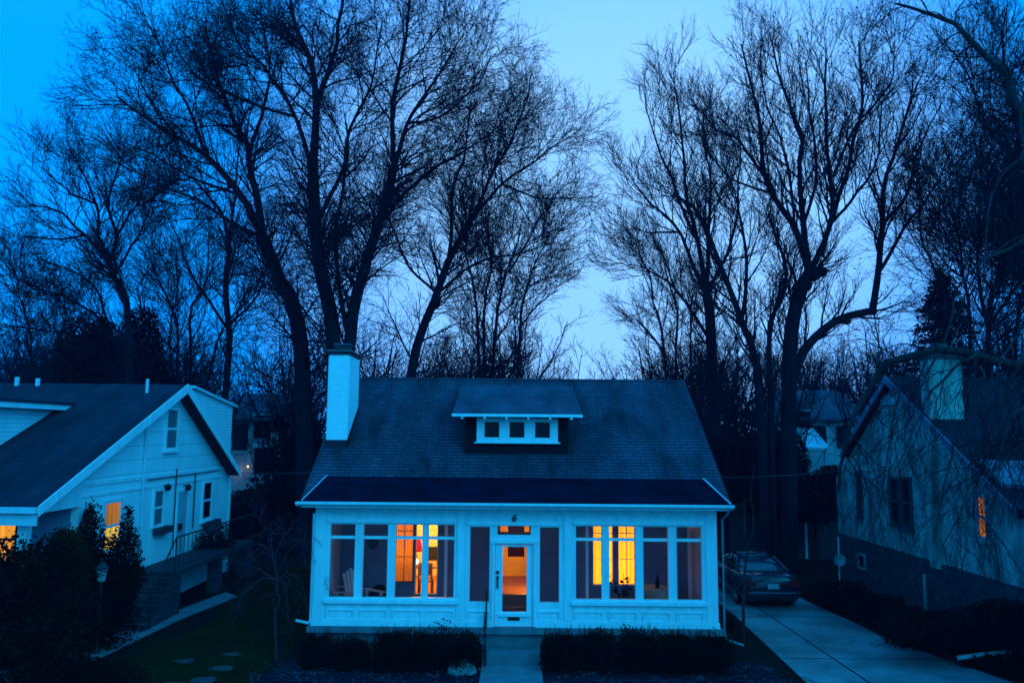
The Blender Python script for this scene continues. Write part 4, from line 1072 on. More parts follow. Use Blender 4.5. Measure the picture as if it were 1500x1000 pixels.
def spawn(rng, P, Rr, dens, t0, t1, ang, length, fall, K, up, wig, ratio, rmax, rtip, target=None, pull=0, maxn=None):
    Nn, Kp, _ = P.shape
    Ls = np.linalg.norm(np.diff(P, axis=1), axis=2).sum(1)
    cnt = np.maximum(1, np.round(dens * Ls * (t1 - t0) * rng.uniform(.8, 1.2, Nn))).astype(int)
    idx = np.repeat(np.arange(Nn), cnt)
    within = np.arange(len(idx)) - np.repeat(np.cumsum(cnt) - cnt, cnt)
    t = t0 + (t1 - t0) * (within + rng.uniform(0, 1, len(idx))) / cnt[idx]
    s = np.clip(t * (Kp - 1), 0, Kp - 1 - 1e-6); k = s.astype(int); f = (s - k)[:, None]
    p = P[idx, k] * (1 - f) + P[idx, k + 1] * f; T = norm(P[idx, k + 1] - P[idx, k])
    r = Rr[idx, k] * (1 - f[:, 0]) + Rr[idx, k + 1] * f[:, 0]
    ref = np.where(np.abs(T[:, 2:3]) < .8, np.array([[0, 0, 1.]]), np.array([[1., 0, 0]]))
    U = norm(np.cross(T, ref)); W = np.cross(T, U)
    az = rng.uniform(0, 2 * np.pi, len(idx)); a = np.radians(rng.normal(ang, ang * .22, len(idx)))
    d = np.cos(a)[:, None] * T + np.sin(a)[:, None] * (np.cos(az)[:, None] * U + np.sin(az)[:, None] * W)
    ln = length * (1 - fall * t) * rng.uniform(.55, 1.15, len(idx))
    out = np.empty((len(idx), K, 3)); out[:, 0] = p; step = (ln / (K - 1))[:, None]
    dd = norm(d + np.array([0, 0, up]))
    for q in range(1, K):
        out[:, q] = out[:, q - 1] + dd * step
        dd = norm(dd + rng.normal(0, wig, dd.shape) + np.array([0, 0, up]))
    r0 = np.clip(r * ratio, rtip, rmax)
    Rn = r0[:, None] + (rtip - r0)[:, None] * (np.linspace(0, 1, K)[None, :] ** .8)
    return out, Rn
def leaf_quads(rng, C0, size, flat=0.0):
    n = len(C0); u = norm(rng.normal(0, 1, (n, 3))); v = norm(np.cross(u, rng.normal(0, 1, (n, 3))))
    if flat: u[:, 2] *= 1 - flat; v[:, 2] *= 1 - flat
    sz = size * rng.uniform(.5, 1.3, (n, 1))
    V = np.stack([C0 - u * sz, C0 + v * sz * .5, C0 + u * sz, C0 - v * sz * .5], 1).reshape(-1, 3)
    return V, np.arange(n * 4).reshape(-1, 4)

def grow(name, label, limbs, seed, loc, levels, bark='bark', twig='twig', bud=None, group=None, cat='tree', budsize=.05, wob=1.0):
    """limbs: list of (points (n,3), radii (n,)); levels: list of dicts for spawn"""
    rng = np.random.default_rng(seed)
    t = thing(name, label, cat, loc, 0, group)
    K = 14
    rs = [resample(p, r_, K) for p, r_ in limbs]
    P = np.stack([a for a, _ in rs]); Rr = np.stack([b_ for _, b_ in rs])
    ss = np.linspace(0, 1, K)[None, :, None]; Ln = np.linalg.norm(np.diff(P, axis=1), axis=2).sum(1)[:, None, None]
    for fq in (1.5, 2.7, 4.3):
        ph = rng.uniform(0, 6.28, (len(P), 1, 3)); P = P + 0.7 * wob * Ln / fq * .018 * np.sin(ss * fq * 6.28 + ph) * np.sin(ss * np.pi) * (Rr[:, :1, None] < .2)
    V, Q = tubes_np(P, Rr, 9)
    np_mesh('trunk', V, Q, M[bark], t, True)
    parts = []; tips = []
    curP, curR = P, Rr
    for li, lv in enumerate(levels):
        lv = dict(lv); n = lv.pop('n', 3); both = lv.pop('both', False)
        newP, newR = spawn(rng, curP, curR, **lv)
        parts.append(tubes_np(newP, newR, n))
        if li >= len(levels) - 2: tips.append(newP[:, -1])
        curP, curR = newP, newR
    if bud:
        tp = np.concatenate(tips); sel = rng.uniform(0, 1, len(tp)) < bud
        C0 = np.repeat(tp[sel], 2, 0) + rng.normal(0, .045, (sel.sum() * 2, 3))
        parts.append(leaf_quads(rng, C0, budsize))
    V, Q = merge(parts)
    np_mesh('crown', V, Q, M[twig], t)
    return t

def px_limbs(spec, Y, seed, spread=0.35):
    """traced limbs: every limb bends its own way in depth, so the crown has a real third dimension"""
    rnd = random.Random(seed); out = []; k = Y / F; ends = {}
    for (pts, w0, w1) in spec:
        x0, y0 = pts[0]
        start = ends.get((x0, y0), 0.0)
        total = sum(math.dist(pts[i], pts[i + 1]) for i in range(len(pts) - 1)) * k
        go = 0 if y0 > 600 else rnd.uniform(-1, 1) * spread * total
        acc = 0; P3 = []; rr = []
        for i, (x, y) in enumerate(pts):
            if i: acc += math.dist(pts[i - 1], pts[i]) * k
            t = acc / total; dpt = start + go * t ** 1.3
            q = at(x, y, Y + dpt)
            if i == 0 and y > 600: q.z = -0.2
            P3.append(tuple(q)); rr.append((w0 + (w1 - w0) * t) / 2 * k * (.82 if w0 > 12 else .76))
            ends[(x, y)] = dpt
        out.append((P3, rr))
    return out

def lev(L1=4.2, d1=1.5, fine=1.0, up=.05, t0=.18, L2=1.9, L3=1.1, L4=.6, a=(38, 34, 32, 30), tip=1.0):
    return [dict(dens=d1 * 1.35, t0=t0, t1=1.0, ang=a[0], length=L1 * 1.15, fall=.5, K=9, up=up, wig=.10, ratio=.5, rmax=.06, rtip=.014 * tip, n=5),
            dict(dens=2.6 * fine, t0=.12, t1=1.0, ang=a[1], length=L2 * 1.25, fall=.45, K=7, up=up * .8, wig=.11, ratio=.6, rmax=.026, rtip=.010 * tip, n=4),
            dict(dens=3.6 * fine, t0=.12, t1=1.0, ang=a[2], length=L3, fall=.4, K=5, up=up, wig=.12, ratio=.7, rmax=.015, rtip=.007 * tip, n=3),
            dict(dens=3.4 * fine, t0=.15, t1=1.0, ang=a[3], length=L4, fall=.3, K=3, up=up, wig=.12, ratio=.8, rmax=.009, rtip=.005 * tip, n=3)]

def traced(name, label, spec, Y, seed, levels, spread=.35, **kw):
    lm = px_limbs(spec, Y, seed, spread); b0 = lm[0][0][0]
    return grow(name, label, lm, seed, (b0[0], b0[1], 0), levels, **kw)

# --- the great maple behind the chimney: leaning stem, centre stems, right leaner
traced('maple_tree', 'large leaning bare tree whose trunk forks left above the chimney', [
    ([(455, 640), (440, 500), (405, 400), (385, 348)], 34, 22),
    ([(385, 348), (350, 285), (300, 225), (255, 195), (205, 170), (170, 140)], 16, 3),
    ([(300, 225), (272, 150), (242, 90), (225, 45)], 8, 2),
    ([(385, 348), (378, 290), (362, 235), (345, 180), (320, 110), (300, 40)], 16, 3),
    ([(362, 235), (385, 160), (395, 90), (380, 20)], 9, 2),
    ([(385, 348), (330, 320), (280, 290), (235, 270), (190, 245)], 9, 2),
    ([(350, 285), (290, 265), (240, 235), (195, 215)], 7, 2),
    ([(255, 195), (215, 140), (195, 95)], 5, 2)], 35, 11, lev(3.9, 2.1, 1.15, up=.02, a=(42, 40, 38, 36), L2=1.8), bud=.35, budsize=.036)
traced('maple_tree', 'tallest bare tree with upright dark stems rising straight behind the chimney', [
    ([(500, 640), (488, 500), (470, 400), (462, 330), (458, 250)], 30, 21),
    ([(458, 250), (463, 160), (455, 90), (430, 30), (420, -60)], 17, 4),
    ([(463, 160), (485, 90), (500, 20), (512, -70)], 12, 3),
    ([(458, 250), (430, 170), (395, 110), (350, 60), (315, -20)], 10, 2),
    ([(462, 330), (500, 250), (520, 180), (545, 110), (560, 30)], 10, 2),
    ([(505, 640), (512, 500), (535, 390), (560, 310), (578, 240)], 26, 15),
    ([(578, 240), (600, 180), (640, 110), (680, 50)], 10, 2),
    ([(578, 240), (572, 170), (590, 90), (600, 10), (605, -70)], 11, 3),
    ([(560, 310), (620, 260), (690, 215), (745, 170)], 8, 2),
    ([(512, 500), (492, 400), (495, 320), (510, 240), (505, 170)], 11, 3),
    ([(430, 170), (360, 150), (290, 110), (250, 60)], 7, 2),
    ([(600, 180), (650, 170), (700, 120), (720, 80)], 6, 2)], 33.5, 12, lev(3.7, 2.0, 1.15, up=.02, a=(42, 40, 38, 36), L2=1.8), bud=.35, budsize=.036)
traced('maple_tree', 'large bare tree leaning right above the middle of the cottage roof', [
    ([(580, 640), (602, 545), (640, 430), (660, 375), (690, 325)], 20, 11),
    ([(690, 325), (720, 260), (750, 200), (775, 140)], 9, 2),
    ([(690, 325), (735, 270), (790, 230), (835, 200)], 8, 2),
    ([(640, 430), (700, 385), (760, 370), (815, 355)], 7, 2),
    ([(660, 375), (662, 300), (680, 220), (690, 150)], 8, 2),
    ([(640, 430), (600, 390), (572, 330), (560, 280)], 6, 2),
    ([(735, 270), (790, 290), (835, 290)], 5, 2)], 36.5, 13, lev(3.5, 2.1, 1.15, up=.02, a=(42, 40, 38, 36), L2=1.8), bud=.45, budsize=.038)
traced('bare_tree', 'smaller bare tree of thin upright stems beside the bright gap in the trees', [
    ([(722, 640), (722, 500), (745, 400), (765, 320)], 10, 2),
    ([(706, 640), (698, 480), (688, 380), (668, 310)], 9, 2),
    ([(742, 640), (760, 480), (785, 390), (805, 345)], 9, 2),
    ([(714, 640), (710, 450), (718, 350), (715, 300)], 9, 2),
    ([(745, 400), (780, 340), (795, 310)], 5, 2), ([(760, 480), (795, 440), (818, 425)], 4, 2)], 45, 14, lev(4.0, 1.3, .95, tip=1.2), bud=.2)
traced('bare_tree', 'forked bare tree with slanting stem between the leftmost tree and the maple', [
    ([(322, 640), (333, 480), (335, 350)], 14, 9),
    ([(335, 350), (318, 300), (280, 260), (248, 235)], 7, 2), ([(335, 350), (345, 280), (350, 215)], 7, 2),
    ([(333, 480), (290, 420), (262, 350), (235, 300)], 7, 2), ([(333, 480), (378, 430), (395, 370)], 6, 2)], 40, 15, lev(3.6, 1.2, .9))
traced('bare_tree', 'round-crowned bare tree with a crooked trunk, leftmost against the open sky', [
    ([(200, 640), (188, 470), (166, 405), (160, 385)], 15, 11),
    ([(160, 385), (125, 345), (85, 310), (42, 300)], 8, 2), ([(160, 385), (143, 345), (143, 300), (120, 250), (95, 225)], 8, 2),
    ([(160, 385), (170, 345), (158, 300), (176, 240), (182, 205)], 8, 2), ([(166, 405), (205, 340), (226, 285)], 6, 2),
    ([(125, 345), (80, 350), (35, 345)], 5, 2), ([(143, 300), (100, 280), (62, 245)], 5, 2), ([(170, 345), (205, 290), (215, 240)], 5, 2)], 38, 16, lev(3.0, 2.2, 1.05, L2=1.5, up=.07))
traced('bare_tree', 'low spreading bare tree at the left edge below the round crown', [
    ([(170, 640), (168, 520), (120, 450), (60, 425), (8, 400)], 9, 2), ([(168, 520), (150, 440), (110, 400), (60, 380)], 6, 2),
    ([(168, 520), (100, 490), (40, 480), (-20, 470)], 6, 2), ([(60, 640), (50, 520), (30, 440), (20, 390)], 6, 2), ([(60, 640), (85, 520), (95, 440)], 6, 2)], 43, 17, lev(3.6, 1.5, 1.0, tip=1.1))
traced('bare_tree', 'thin many-stemmed bare tree standing behind the left bungalow ridge', [
    ([(270, 640), (262, 520), (240, 430), (215, 360)], 8, 2), ([(270, 640), (280, 500), (300, 410), (305, 350)], 8, 2),
    ([(275, 640), (310, 520), (350, 460), (370, 400)], 7, 2), ([(262, 520), (215, 470), (200, 420)], 5, 2), ([(268, 640), (250, 540), (260, 430), (255, 350)], 6, 2)], 46, 18, lev(3.6, 1.6, 1.0, tip=1.1))
# --- right-hand group
traced('bare_tree', 'tall bare tree with straight dark trunk rising at the cottage roof\'s right end', [
    ([(1045, 690), (1042, 500), (1035, 430)], 24, 17),
    ([(1035, 430), (1020, 350), (1005, 250), (992, 160), (986, 105)], 10, 2), ([(1035, 430), (1040, 330), (1035, 230), (1030, 160)], 10, 2),
    ([(1035, 430), (992, 340), (948, 290), (918, 250)], 9, 2), ([(1042, 500), (985, 420), (945, 392), (920, 388)], 8, 2),
    ([(1020, 350), (985, 270), (960, 200), (945, 155)], 7, 2), ([(1035, 430), (1075, 340), (1085, 250), (1080, 190)], 8, 2), ([(992, 340), (950, 340), (925, 332)], 5, 2)], 37, 21, lev(3.0, 1.7, 1.05, up=.09, L2=1.5))
traced('bare_tree', 'slim bare tree leaning left just right of the bright gap', [
    ([(990, 640), (975, 520), (955, 430), (940, 380), (932, 350)], 8, 2), ([(985, 640), (990, 500), (985, 420), (960, 350)], 7, 2),
    ([(975, 520), (945, 480), (925, 465)], 5, 2), ([(1000, 640), (1010, 520), (1015, 430)], 6, 2)], 48, 22, lev(2.4, 1.5, 1.0, tip=1.2))
traced('sycamore_tree', 'great knotted bare tree with tall sprouting limbs right of the cottage', [
    ([(1152, 700), (1156, 540), (1168, 440), (1186, 400)], 31, 22),
    ([(1186, 400), (1165, 340), (1135, 285), (1115, 215), (1100, 130), (1086, 65)], 14, 3),
    ([(1135, 285), (1085, 210), (1050, 190), (1012, 145)], 7, 2),
    ([(1186, 400), (1177, 330), (1172, 230), (1165, 180), (1142, 110), (1130, 60)], 13, 3),
    ([(1186, 400), (1215, 330), (1220, 260), (1207, 180), (1210, 85)], 12, 3),
    ([(1186, 400), (1225, 310), (1248, 220), (1262, 130), (1258, 60)], 12, 3),
    ([(1165, 340), (1155, 250), (1130, 170), (1110, 100)], 6, 2),
    ([(1160, 560), (1180, 510), (1225, 470), (1278, 455)], 18, 13),
    ([(1278, 455), (1286, 400), (1291, 330), (1300, 260), (1320, 190), (1345, 120)], 13, 3),
    ([(1286, 400), (1330, 330), (1370, 270), (1392, 220)], 8, 2), ([(1291, 330), (1330, 280), (1345, 220), (1380, 150)], 7, 2),
    ([(1118, 700), (1112, 560), (1086, 470), (1056, 390), (1022, 310), (985, 285)], 20, 4),
    ([(1086, 470), (1095, 380), (1080, 300), (1060, 240)], 9, 2),
    ([(1132, 700), (1130, 500), (1148, 390), (1128, 320)], 14, 4),
    ([(1220, 260), (1250, 190), (1300, 130), (1310, 70)], 6, 2), ([(1177, 330), (1195, 260), (1188, 170), (1180, 90)], 7, 2), ([(1135, 285), (1070, 260), (1035, 220)], 6, 2), ([(1215, 330), (1250, 290), (1285, 230), (1292, 150)], 7, 2)], 32, 23, lev(2.7, 1.8, 1.05, up=.10, L2=1.4, a=(34, 34, 32, 32)), bud=.12)
kn = MB()
for (x_, y_, r_) in ((1190, 402, .36), (1178, 418, .33), (1203, 398, .27), (1278, 456, .20), (1240, 470, .19)):
    kn.sphere(at(x_, y_, 32), r_, 12, 9, (1, .9, .8))
sy_t = [o for o in C.objects if o.name.startswith('sycamore_tree')][0]
kn.build_each('burl', M['bark'], sy_t, smooth=True)
traced('bare_tree', 'dark bare tree with dense fine twigs behind the stucco house chimney', [
    ([(1445, 640), (1447, 480), (1470, 400), (1480, 300), (1474, 200)], 13, 3), ([(1400, 640), (1418, 480), (1400, 340), (1385, 260)], 9, 2),
    ([(1447, 480), (1430, 380), (1440, 280), (1425, 200)], 8, 2), ([(1470, 640), (1490, 480), (1500, 380), (1490, 260)], 9, 2), ([(1418, 480), (1370, 400), (1350, 340), (1345, 280)], 7, 2),
    ([(1447, 480), (1500, 400), (1540, 330)], 8, 2)], 31, 24, lev(3.2, 2.3, 1.2))
traced('bare_tree', 'tall bare tree at the right edge standing behind the arching limb', [
    ([(1560, 640), (1545, 480), (1520, 360), (1500, 250), (1480, 150), (1470, 60)], 18, 3), ([(1545, 480), (1500, 420), (1460, 360), (1420, 320)], 8, 2),
    ([(1520, 360), (1540, 240), (1520, 120)], 8, 2), ([(1500, 250), (1450, 190), (1420, 120), (1400, 80)], 7, 2)], 29, 25, lev(3.0, 2.3, 1.2))

# --- foreground weeping tree, its trunk outside the frame on the right
WY = 15.2
def wl_(pts, w0, w1, dy):
    k = WY / F; n_ = len(pts); P3, rr = [], []
    for i, (x, y) in enumerate(pts):
        t = i / (n_ - 1); P3.append(tuple(at(x, y, WY + dy * t))); rr.append((w0 + (w1 - w0) * t) / 2 * k * (1 if w0 > 30 else 1.1 if dy in (1.0, 1.5) else .75))
    return P3, rr
weep = [wl_([(1700, 1010), (1690, 800), (1670, 640), (1640, 500), (1610, 330)], 50, 26, 0),
        wl_([(1660, 600), (1580, 552), (1500, 532), (1430, 517), (1360, 520), (1300, 530)], 16, 9, 1.0),
        wl_([(1300, 530), (1268, 575), (1245, 635), (1232, 680), (1228, 720)], 9, 3, 1.5),
        wl_([(1610, 330), (1560, 220), (1500, 140), (1445, 85), (1385, 35), (1310, 5)], 20, 3, 1.0),
        wl_([(1500, 140), (1490, 220), (1455, 300), (1440, 400)], 8, 2, -.6),
        wl_([(1630, 450), (1560, 370), (1500, 350), (1430, 400), (1400, 470)], 10, 2, .5),
        wl_([(1430, 517), (1380, 560), (1330, 640), (1290, 740)], 6, 2, -.5),
        wl_([(1660, 600), (1600, 620), (1520, 640), (1440, 700), (1380, 800)], 9, 2, -.8),
        wl_([(1500, 532), (1460, 590), (1440, 680), (1425, 760)], 6, 2, .6),
        wl_([(1500, 350), (1440, 390), (1380, 480), (1340, 600)], 7, 2, -.3), wl_([(1580, 552), (1520, 580), (1470, 650), (1450, 780)], 6, 2, -.7), wl_([(1360, 520), (1330, 570), (1300, 660), (1285, 760)], 5, 2, .4), wl_([(1430, 517), (1420, 600), (1390, 680), (1375, 760)], 5, 2, .2), wl_([(1560, 370), (1500, 450), (1470, 560), (1480, 700)], 6, 2, -.4),
        wl_([(1610, 330), (1590, 150), (1530, 20), (1450, -40), (1360, -60)], 14, 2, .8)]
wt = grow('weeping_tree', 'weeping tree whose pale limb arches over the stucco house, hanging thin twigs', weep, 31, (weep[0][0][0][0], WY, 0), [
    dict(dens=3.6, t0=.2, t1=1.0, ang=52, length=1.7, fall=.3, K=10, up=-.12, wig=.17, ratio=.4, rmax=.020, rtip=.007, n=5),
    dict(dens=4.2, t0=.08, t1=1.0, ang=42, length=1.15, fall=.3, K=8, up=-.16, wig=.15, ratio=.6, rmax=.009, rtip=.0045, n=4),
    dict(dens=3.2, t0=.1, t1=1.0, ang=40, length=.5, fall=.3, K=5, up=-.12, wig=.16, ratio=.8, rmax=.006, rtip=.0035, n=3)], bark='pale_bark', bud=.12, budsize=.02, wob=2.2)

# --- small weeping tree in the bed at left
sp_ = atZ(398, 968); Yw = sp_.y
sw_l = []
def wp(pts, w0, w1, dy):
    k = Yw / F; n_ = len(pts)
    return [tuple(at(x, y, Yw + dy * i / (n_ - 1))) for i, (x, y) in enumerate(pts)], [(w0 + (w1 - w0) * i / (n_ - 1)) / 2 * k * .55 for i in range(n_)]
tr0 = wp([(405, 968), (404, 920), (406, 880), (405, 848)], 7, 5, 0); tr0[0][0] = (tr0[0][0][0], Yw, -.02)
sw_l = [tr0,
        wp([(405, 848), (380, 850), (358, 868), (345, 895)], 4, 1.2, -.5), wp([(405, 848), (378, 835), (355, 822), (335, 830)], 3.5, 1, .4),
        wp([(405, 848), (400, 800), (388, 770), (365, 738)], 4, 1, .3), wp([(405, 848), (402, 815), (378, 800), (345, 810), (330, 840)], 3.5, 1, -.3),
        wp([(405, 848), (408, 800), (420, 775), (440, 765), (452, 790)], 3.5, 1, .2), wp([(405, 848), (420, 840), (440, 850), (450, 890)], 3.5, 1, -.2),
        wp([(405, 848), (418, 855), (422, 880), (420, 905)], 3, 1, -.5), wp([(405, 848), (425, 800), (445, 790), (462, 815), (468, 850)], 3, 1, .5),
        wp([(405, 848), (395, 790), (398, 760)], 3, 1, -.4)]
grow('weeping_cherry', 'small bare weeping cherry with reddish drooping twigs beside the cottage\'s left corner', sw_l, 32, (sp_.x, Yw, 0), [
    dict(dens=8, t0=.25, t1=1.0, ang=48, length=.6, fall=.3, K=7, up=-.16, wig=.15, ratio=.6, rmax=.010, rtip=.004, n=4),
    dict(dens=9, t0=.1, t1=1.0, ang=45, length=.32, fall=.3, K=5, up=-.14, wig=.15, ratio=.8, rmax=.005, rtip=.003, n=3)], bark='red_twig', twig='red_twig', bud=.35, budsize=.022, wob=2.5)
# --- bare sapling at the driveway edge
sp2 = atZ(1089, 932); Ys = sp2.y
def sp3(pts, w0, w1, dy):
    k = Ys / F; n_ = len(pts)
    return [tuple(at(x, y, Ys + dy * i / (n_ - 1))) for i, (x, y) in enumerate(pts)], [(w0 + (w1 - w0) * i / (n_ - 1)) / 2 * k for i in range(n_)]
s0_ = sp3([(1089, 932), (1090, 860), (1092, 800), (1090, 730)], 5, 1.5, 0); s0_[0][0] = (s0_[0][0][0], Ys, -.02)
grow('sapling', 'slender bare sapling at the driveway edge in front of the parked car', [s0_,
    sp3([(1090, 880), (1075, 850), (1062, 820), (1052, 800)], 2.5, 1, -.2), sp3([(1091, 830), (1060, 825), (1030, 840)], 2, .8, -.3), sp3([(1091, 850), (1070, 870), (1040, 880), (1010, 850)], 2, .8, -.4),
    sp3([(1092, 800), (1105, 770), (1100, 720), (1105, 680)], 2, .8, .2), sp3([(1090, 860), (1125, 845), (1150, 830)], 2, .8, .2)], 33, (sp2.x, Ys, 0), [
    dict(dens=4, t0=.2, t1=1.0, ang=40, length=.6, fall=.3, K=6, up=.02, wig=.14, ratio=.6, rmax=.008, rtip=.003, n=4),
    dict(dens=4, t0=.2, t1=1.0, ang=40, length=.25, fall=.3, K=4, up=.02, wig=.14, ratio=.8, rmax=.005, rtip=.003, n=3)], bark='pale_bark')

# --- distant wood: four kinds of bare tree, copied
def auto_limbs(rnd, h, n, r):
    out = []; top = h * .35
    out.append(([(0, 0, -.2), (rnd.uniform(-.3, .3), rnd.uniform(-.3, .3), top * .6), (rnd.uniform(-.5, .5), rnd.uniform(-.5, .5), top), (rnd.uniform(-1, 1), rnd.uniform(-1, 1), h * .8)], [r, r * .8, r * .65, .03]))
    for i in range(n):
        a_ = 2 * math.pi * i / n + rnd.uniform(-.4, .4); z0_ = h * rnd.uniform(.2, .5); rr = h * rnd.uniform(.12, .3); z1_ = h * rnd.uniform(.65, .95)
        c_, s_ = math.cos(a_), math.sin(a_)
        out.append(([(0, 0, z0_), (c_ * rr * .45, s_ * rr * .45, z0_ + (z1_ - z0_) * .4), (c_ * rr * .8, s_ * rr * .8, z0_ + (z1_ - z0_) * .7), (c_ * rr, s_ * rr, z1_)], [r * .5, r * .32, r * .2, .025]))
    return out
rnd = random.Random(77); protos = []
flv = [dict(dens=1.3, t0=.2, t1=1.0, ang=38, length=3.0, fall=.4, K=5, up=.08, wig=.14, ratio=.5, rmax=.05, rtip=.018, n=4),
       dict(dens=2.3, t0=.15, t1=1.0, ang=40, length=1.4, fall=.4, K=4, up=.08, wig=.16, ratio=.6, rmax=.025, rtip=.013, n=3),
       dict(dens=3.0, t0=.1, t1=1.0, ang=40, length=.8, fall=.3, K=3, up=.06, wig=.16, ratio=.8, rmax=.014, rtip=.009, n=3)]
spots = []
for i in range(120):
    Y = rnd.uniform(47, 100); px = rnd.uniform(-60, 1560)
    if Y < 66 and (1140 < px < 1275 or 318 < px < 425): Y += 22
    spots.append((px, Y))
GW = 'bare trees of the wood behind the houses'
for i in range(5):
    px, Y = spots[i]; p = at(px, 600, Y)
    lm = auto_limbs(rnd, rnd.uniform(11.5, 14), 7, rnd.uniform(.16, .26))
    t = grow('wood_tree', 'bare tree of the far wood behind the houses', lm, 100 + i, (0, 0, 0), flv, group=GW)
    t.location = (p.x, Y, 0); t.rotation_euler.z = rnd.uniform(0, 6); protos.append(t)
for i in range(5, len(spots)):
    px, Y = spots[i]; p = at(px, 600, Y); c = copy_tree(protos[i % 5]); c.location = (p.x, Y, 0); c.rotation_euler.z = rnd.uniform(0, 6)
    s_ = rnd.uniform(.75, 1.2) * (1 if Y < 80 else 1.2); 
    if 800 < px < 930: s_ *= .6
    c.scale = (s_, s_, s_)

GN = 'thin bare trees of the thicket just behind the houses'
nrng = random.Random(4)
near = [(x_, nrng.uniform(38, 46)) for x_ in (392, 424, 440, 462, 540, 575, 615, 655, 700, 770, 815, 945, 970, 1000)] + [(x_, nrng.uniform(32, 44)) for x_ in (1062, 1080, 1098, 1118, 1134, 1150, 1262)] + [(x_, nrng.uniform(40, 50)) for x_ in (20, 60, 100, 150, 225, 260, 300, 1320, 1355, 1400, 1440, 1480)]
for px, Y in near:
    p = at(px, 600, Y); c = copy_tree(protos[nrng.randrange(5)]); c.name = 'thicket_tree'; c.location = (p.x, Y, 0); c.rotation_euler.z = nrng.uniform(0, 6)
    s_ = nrng.uniform(.5, .8) * (.8 if 820 < px < 940 else 1); c.scale = (s_, s_, s_ * 1.1); c['label'] = 'thin bare tree of the dark thicket just behind the houses'; c['group'] = GN

# --- foliage masses
def cloud(rng, blobs, n, size, gap=.55, spike=0, sq=0):
    """leaf quads through uneven ellipsoids (cx,cy,cz,rx,ry,rz)"""
    vols = np.array([b_[3] * b_[4] * b_[5] for b_ in blobs]) ** .67; pr_ = vols / vols.sum(); out = []
    for b_, q in zip(blobs, (pr_ * n).astype(int)):
        d_ = norm(rng.normal(0, 1, (q, 3))); r_ = rng.uniform(0, 1, q) ** .33
        if sq: d_ = d_ / (np.abs(d_) ** sq).sum(1, keepdims=True) ** (1 / sq)
        # clumps: radius modulated by a few random lobes so the outline is uneven
        lob = np.zeros(q)
        for _ in range(14):
            ax = norm(rng.normal(0, 1, 3)); lob += rng.uniform(-.16, .26) * np.exp(-((1 - d_ @ ax) / .10))
        pt = d_ * (r_ * (1 + lob))[:, None] * np.array(b_[3:6]) + np.array(b_[:3])
        if spike: pt[:, 2] += (rng.uniform(0, 1, q) < .1) * rng.uniform(0, spike, q)
        out.append(pt)
    P = np.concatenate(out); P = P[P[:, 2] > .01]
    return leaf_quads(rng, P, size)
def shrub(name, label, blobs, n, size, m, seed, cat='shrub', group=None, spike=0, stem=True, sq=0, sprigs=0):
    rng = np.random.default_rng(seed); x = np.mean([b_[0] for b_ in blobs]); y = np.mean([b_[1] for b_ in blobs])
    t = thing(name, label, cat, (x, y, 0), 0, group)
    V, Q = cloud(rng, blobs, n, size, spike=spike, sq=sq)
    if sprigs:
        b0 = blobs[0]; e = []
        for _ in range(sprigs):
            x_ = b0[0] + rng.uniform(-.9, .9) * b0[3]; y_ = b0[1] + rng.uniform(-.3, .3); z_ = b0[2] + b0[5] * rng.uniform(.65, .85); l_ = rng.uniform(.08, .28); a_ = rng.uniform(-.3, .3) * l_
            e.append([(x_ - .009, y_, z_), (x_ + .009, y_, z_), (x_ + a_ + .005, y_ + .02, z_ + l_), (x_ + a_ - .005, y_ + .02, z_ + l_)])
        Q = np.concatenate([Q, np.arange(sprigs * 4).reshape(-1, 4) + len(V)]); V = np.concatenate([V, np.array(e).reshape(-1, 3)])
    np_mesh('foliage', V, Q, M[m], t)
    if stem:
        s = MB()
        for b_ in blobs[:4]: s.tube([(x + (b_[0] - x) * .3, y + (b_[1] - y) * .3, -.05), (b_[0], b_[1], b_[2] * .7), (b_[0], b_[1], b_[2] + b_[5] * .5)], [.05, .03, .01], 6)
        s.build('stem', M['bark'], t)
    return t
# front row
def fs(x0, x1, yt, Y, label, seed):
    a_, c_ = at(x0, yt, Y), at(x1, yt, Y); w_ = (c_.x - a_.x) / 2; h_ = a_.z; cx = (a_.x + c_.x) / 2
    rr = random.Random(seed)
    w_ *= 1.10; Y += rr.uniform(-.1, .08); h_ *= rr.uniform(.86, .98)
    bl_ = [(cx, Y, h_ * .46, w_ * .92, .45, h_ * .46), (cx - w_ * .4, Y - .05, h_ * rr.uniform(.40, .50), w_ * .55, .42, h_ * .42), (cx + w_ * .4, Y + .03, h_ * rr.uniform(.40, .5), w_ * .55, .42, h_ * .42)]
    shrub('round_shrub', label, bl_, 8500, .032, 'leaf', seed, group='clipped shrubs along the porch front', spike=.04, sq=2.7, sprigs=46)
fs(443, 486, 924, 18.75, 'low clipped shrub at the cottage\'s left corner, leftmost of the row', 41)
fs(489, 541, 927, 18.6, 'low clipped shrub under the second porch window from the left', 42)
fs(550, 606, 917, 18.6, 'taller clipped shrub with spiky top, middle of the left row', 43)
fs(604, 655, 920, 18.6, 'clipped shrub second from the front steps, left row', 44)
fs(652, 704, 921, 18.6, 'clipped shrub touching the left side of the front steps', 45)
fs(793, 852, 919, 18.5, 'clipped shrub touching the right side of the front steps', 46)
fs(846, 906, 916, 18.6, 'clipped shrub second from the front steps, right row', 47)
fs(911, 962, 915, 18.6, 'clipped shrub with spiky top, middle of the right row', 48)
fs(958, 1018, 918, 18.6, 'clipped shrub second from the right end of the porch', 49)
fs(1012, 1070, 920, 18.6, 'clipped shrub at the cottage\'s right corner, rightmost of the row', 50)
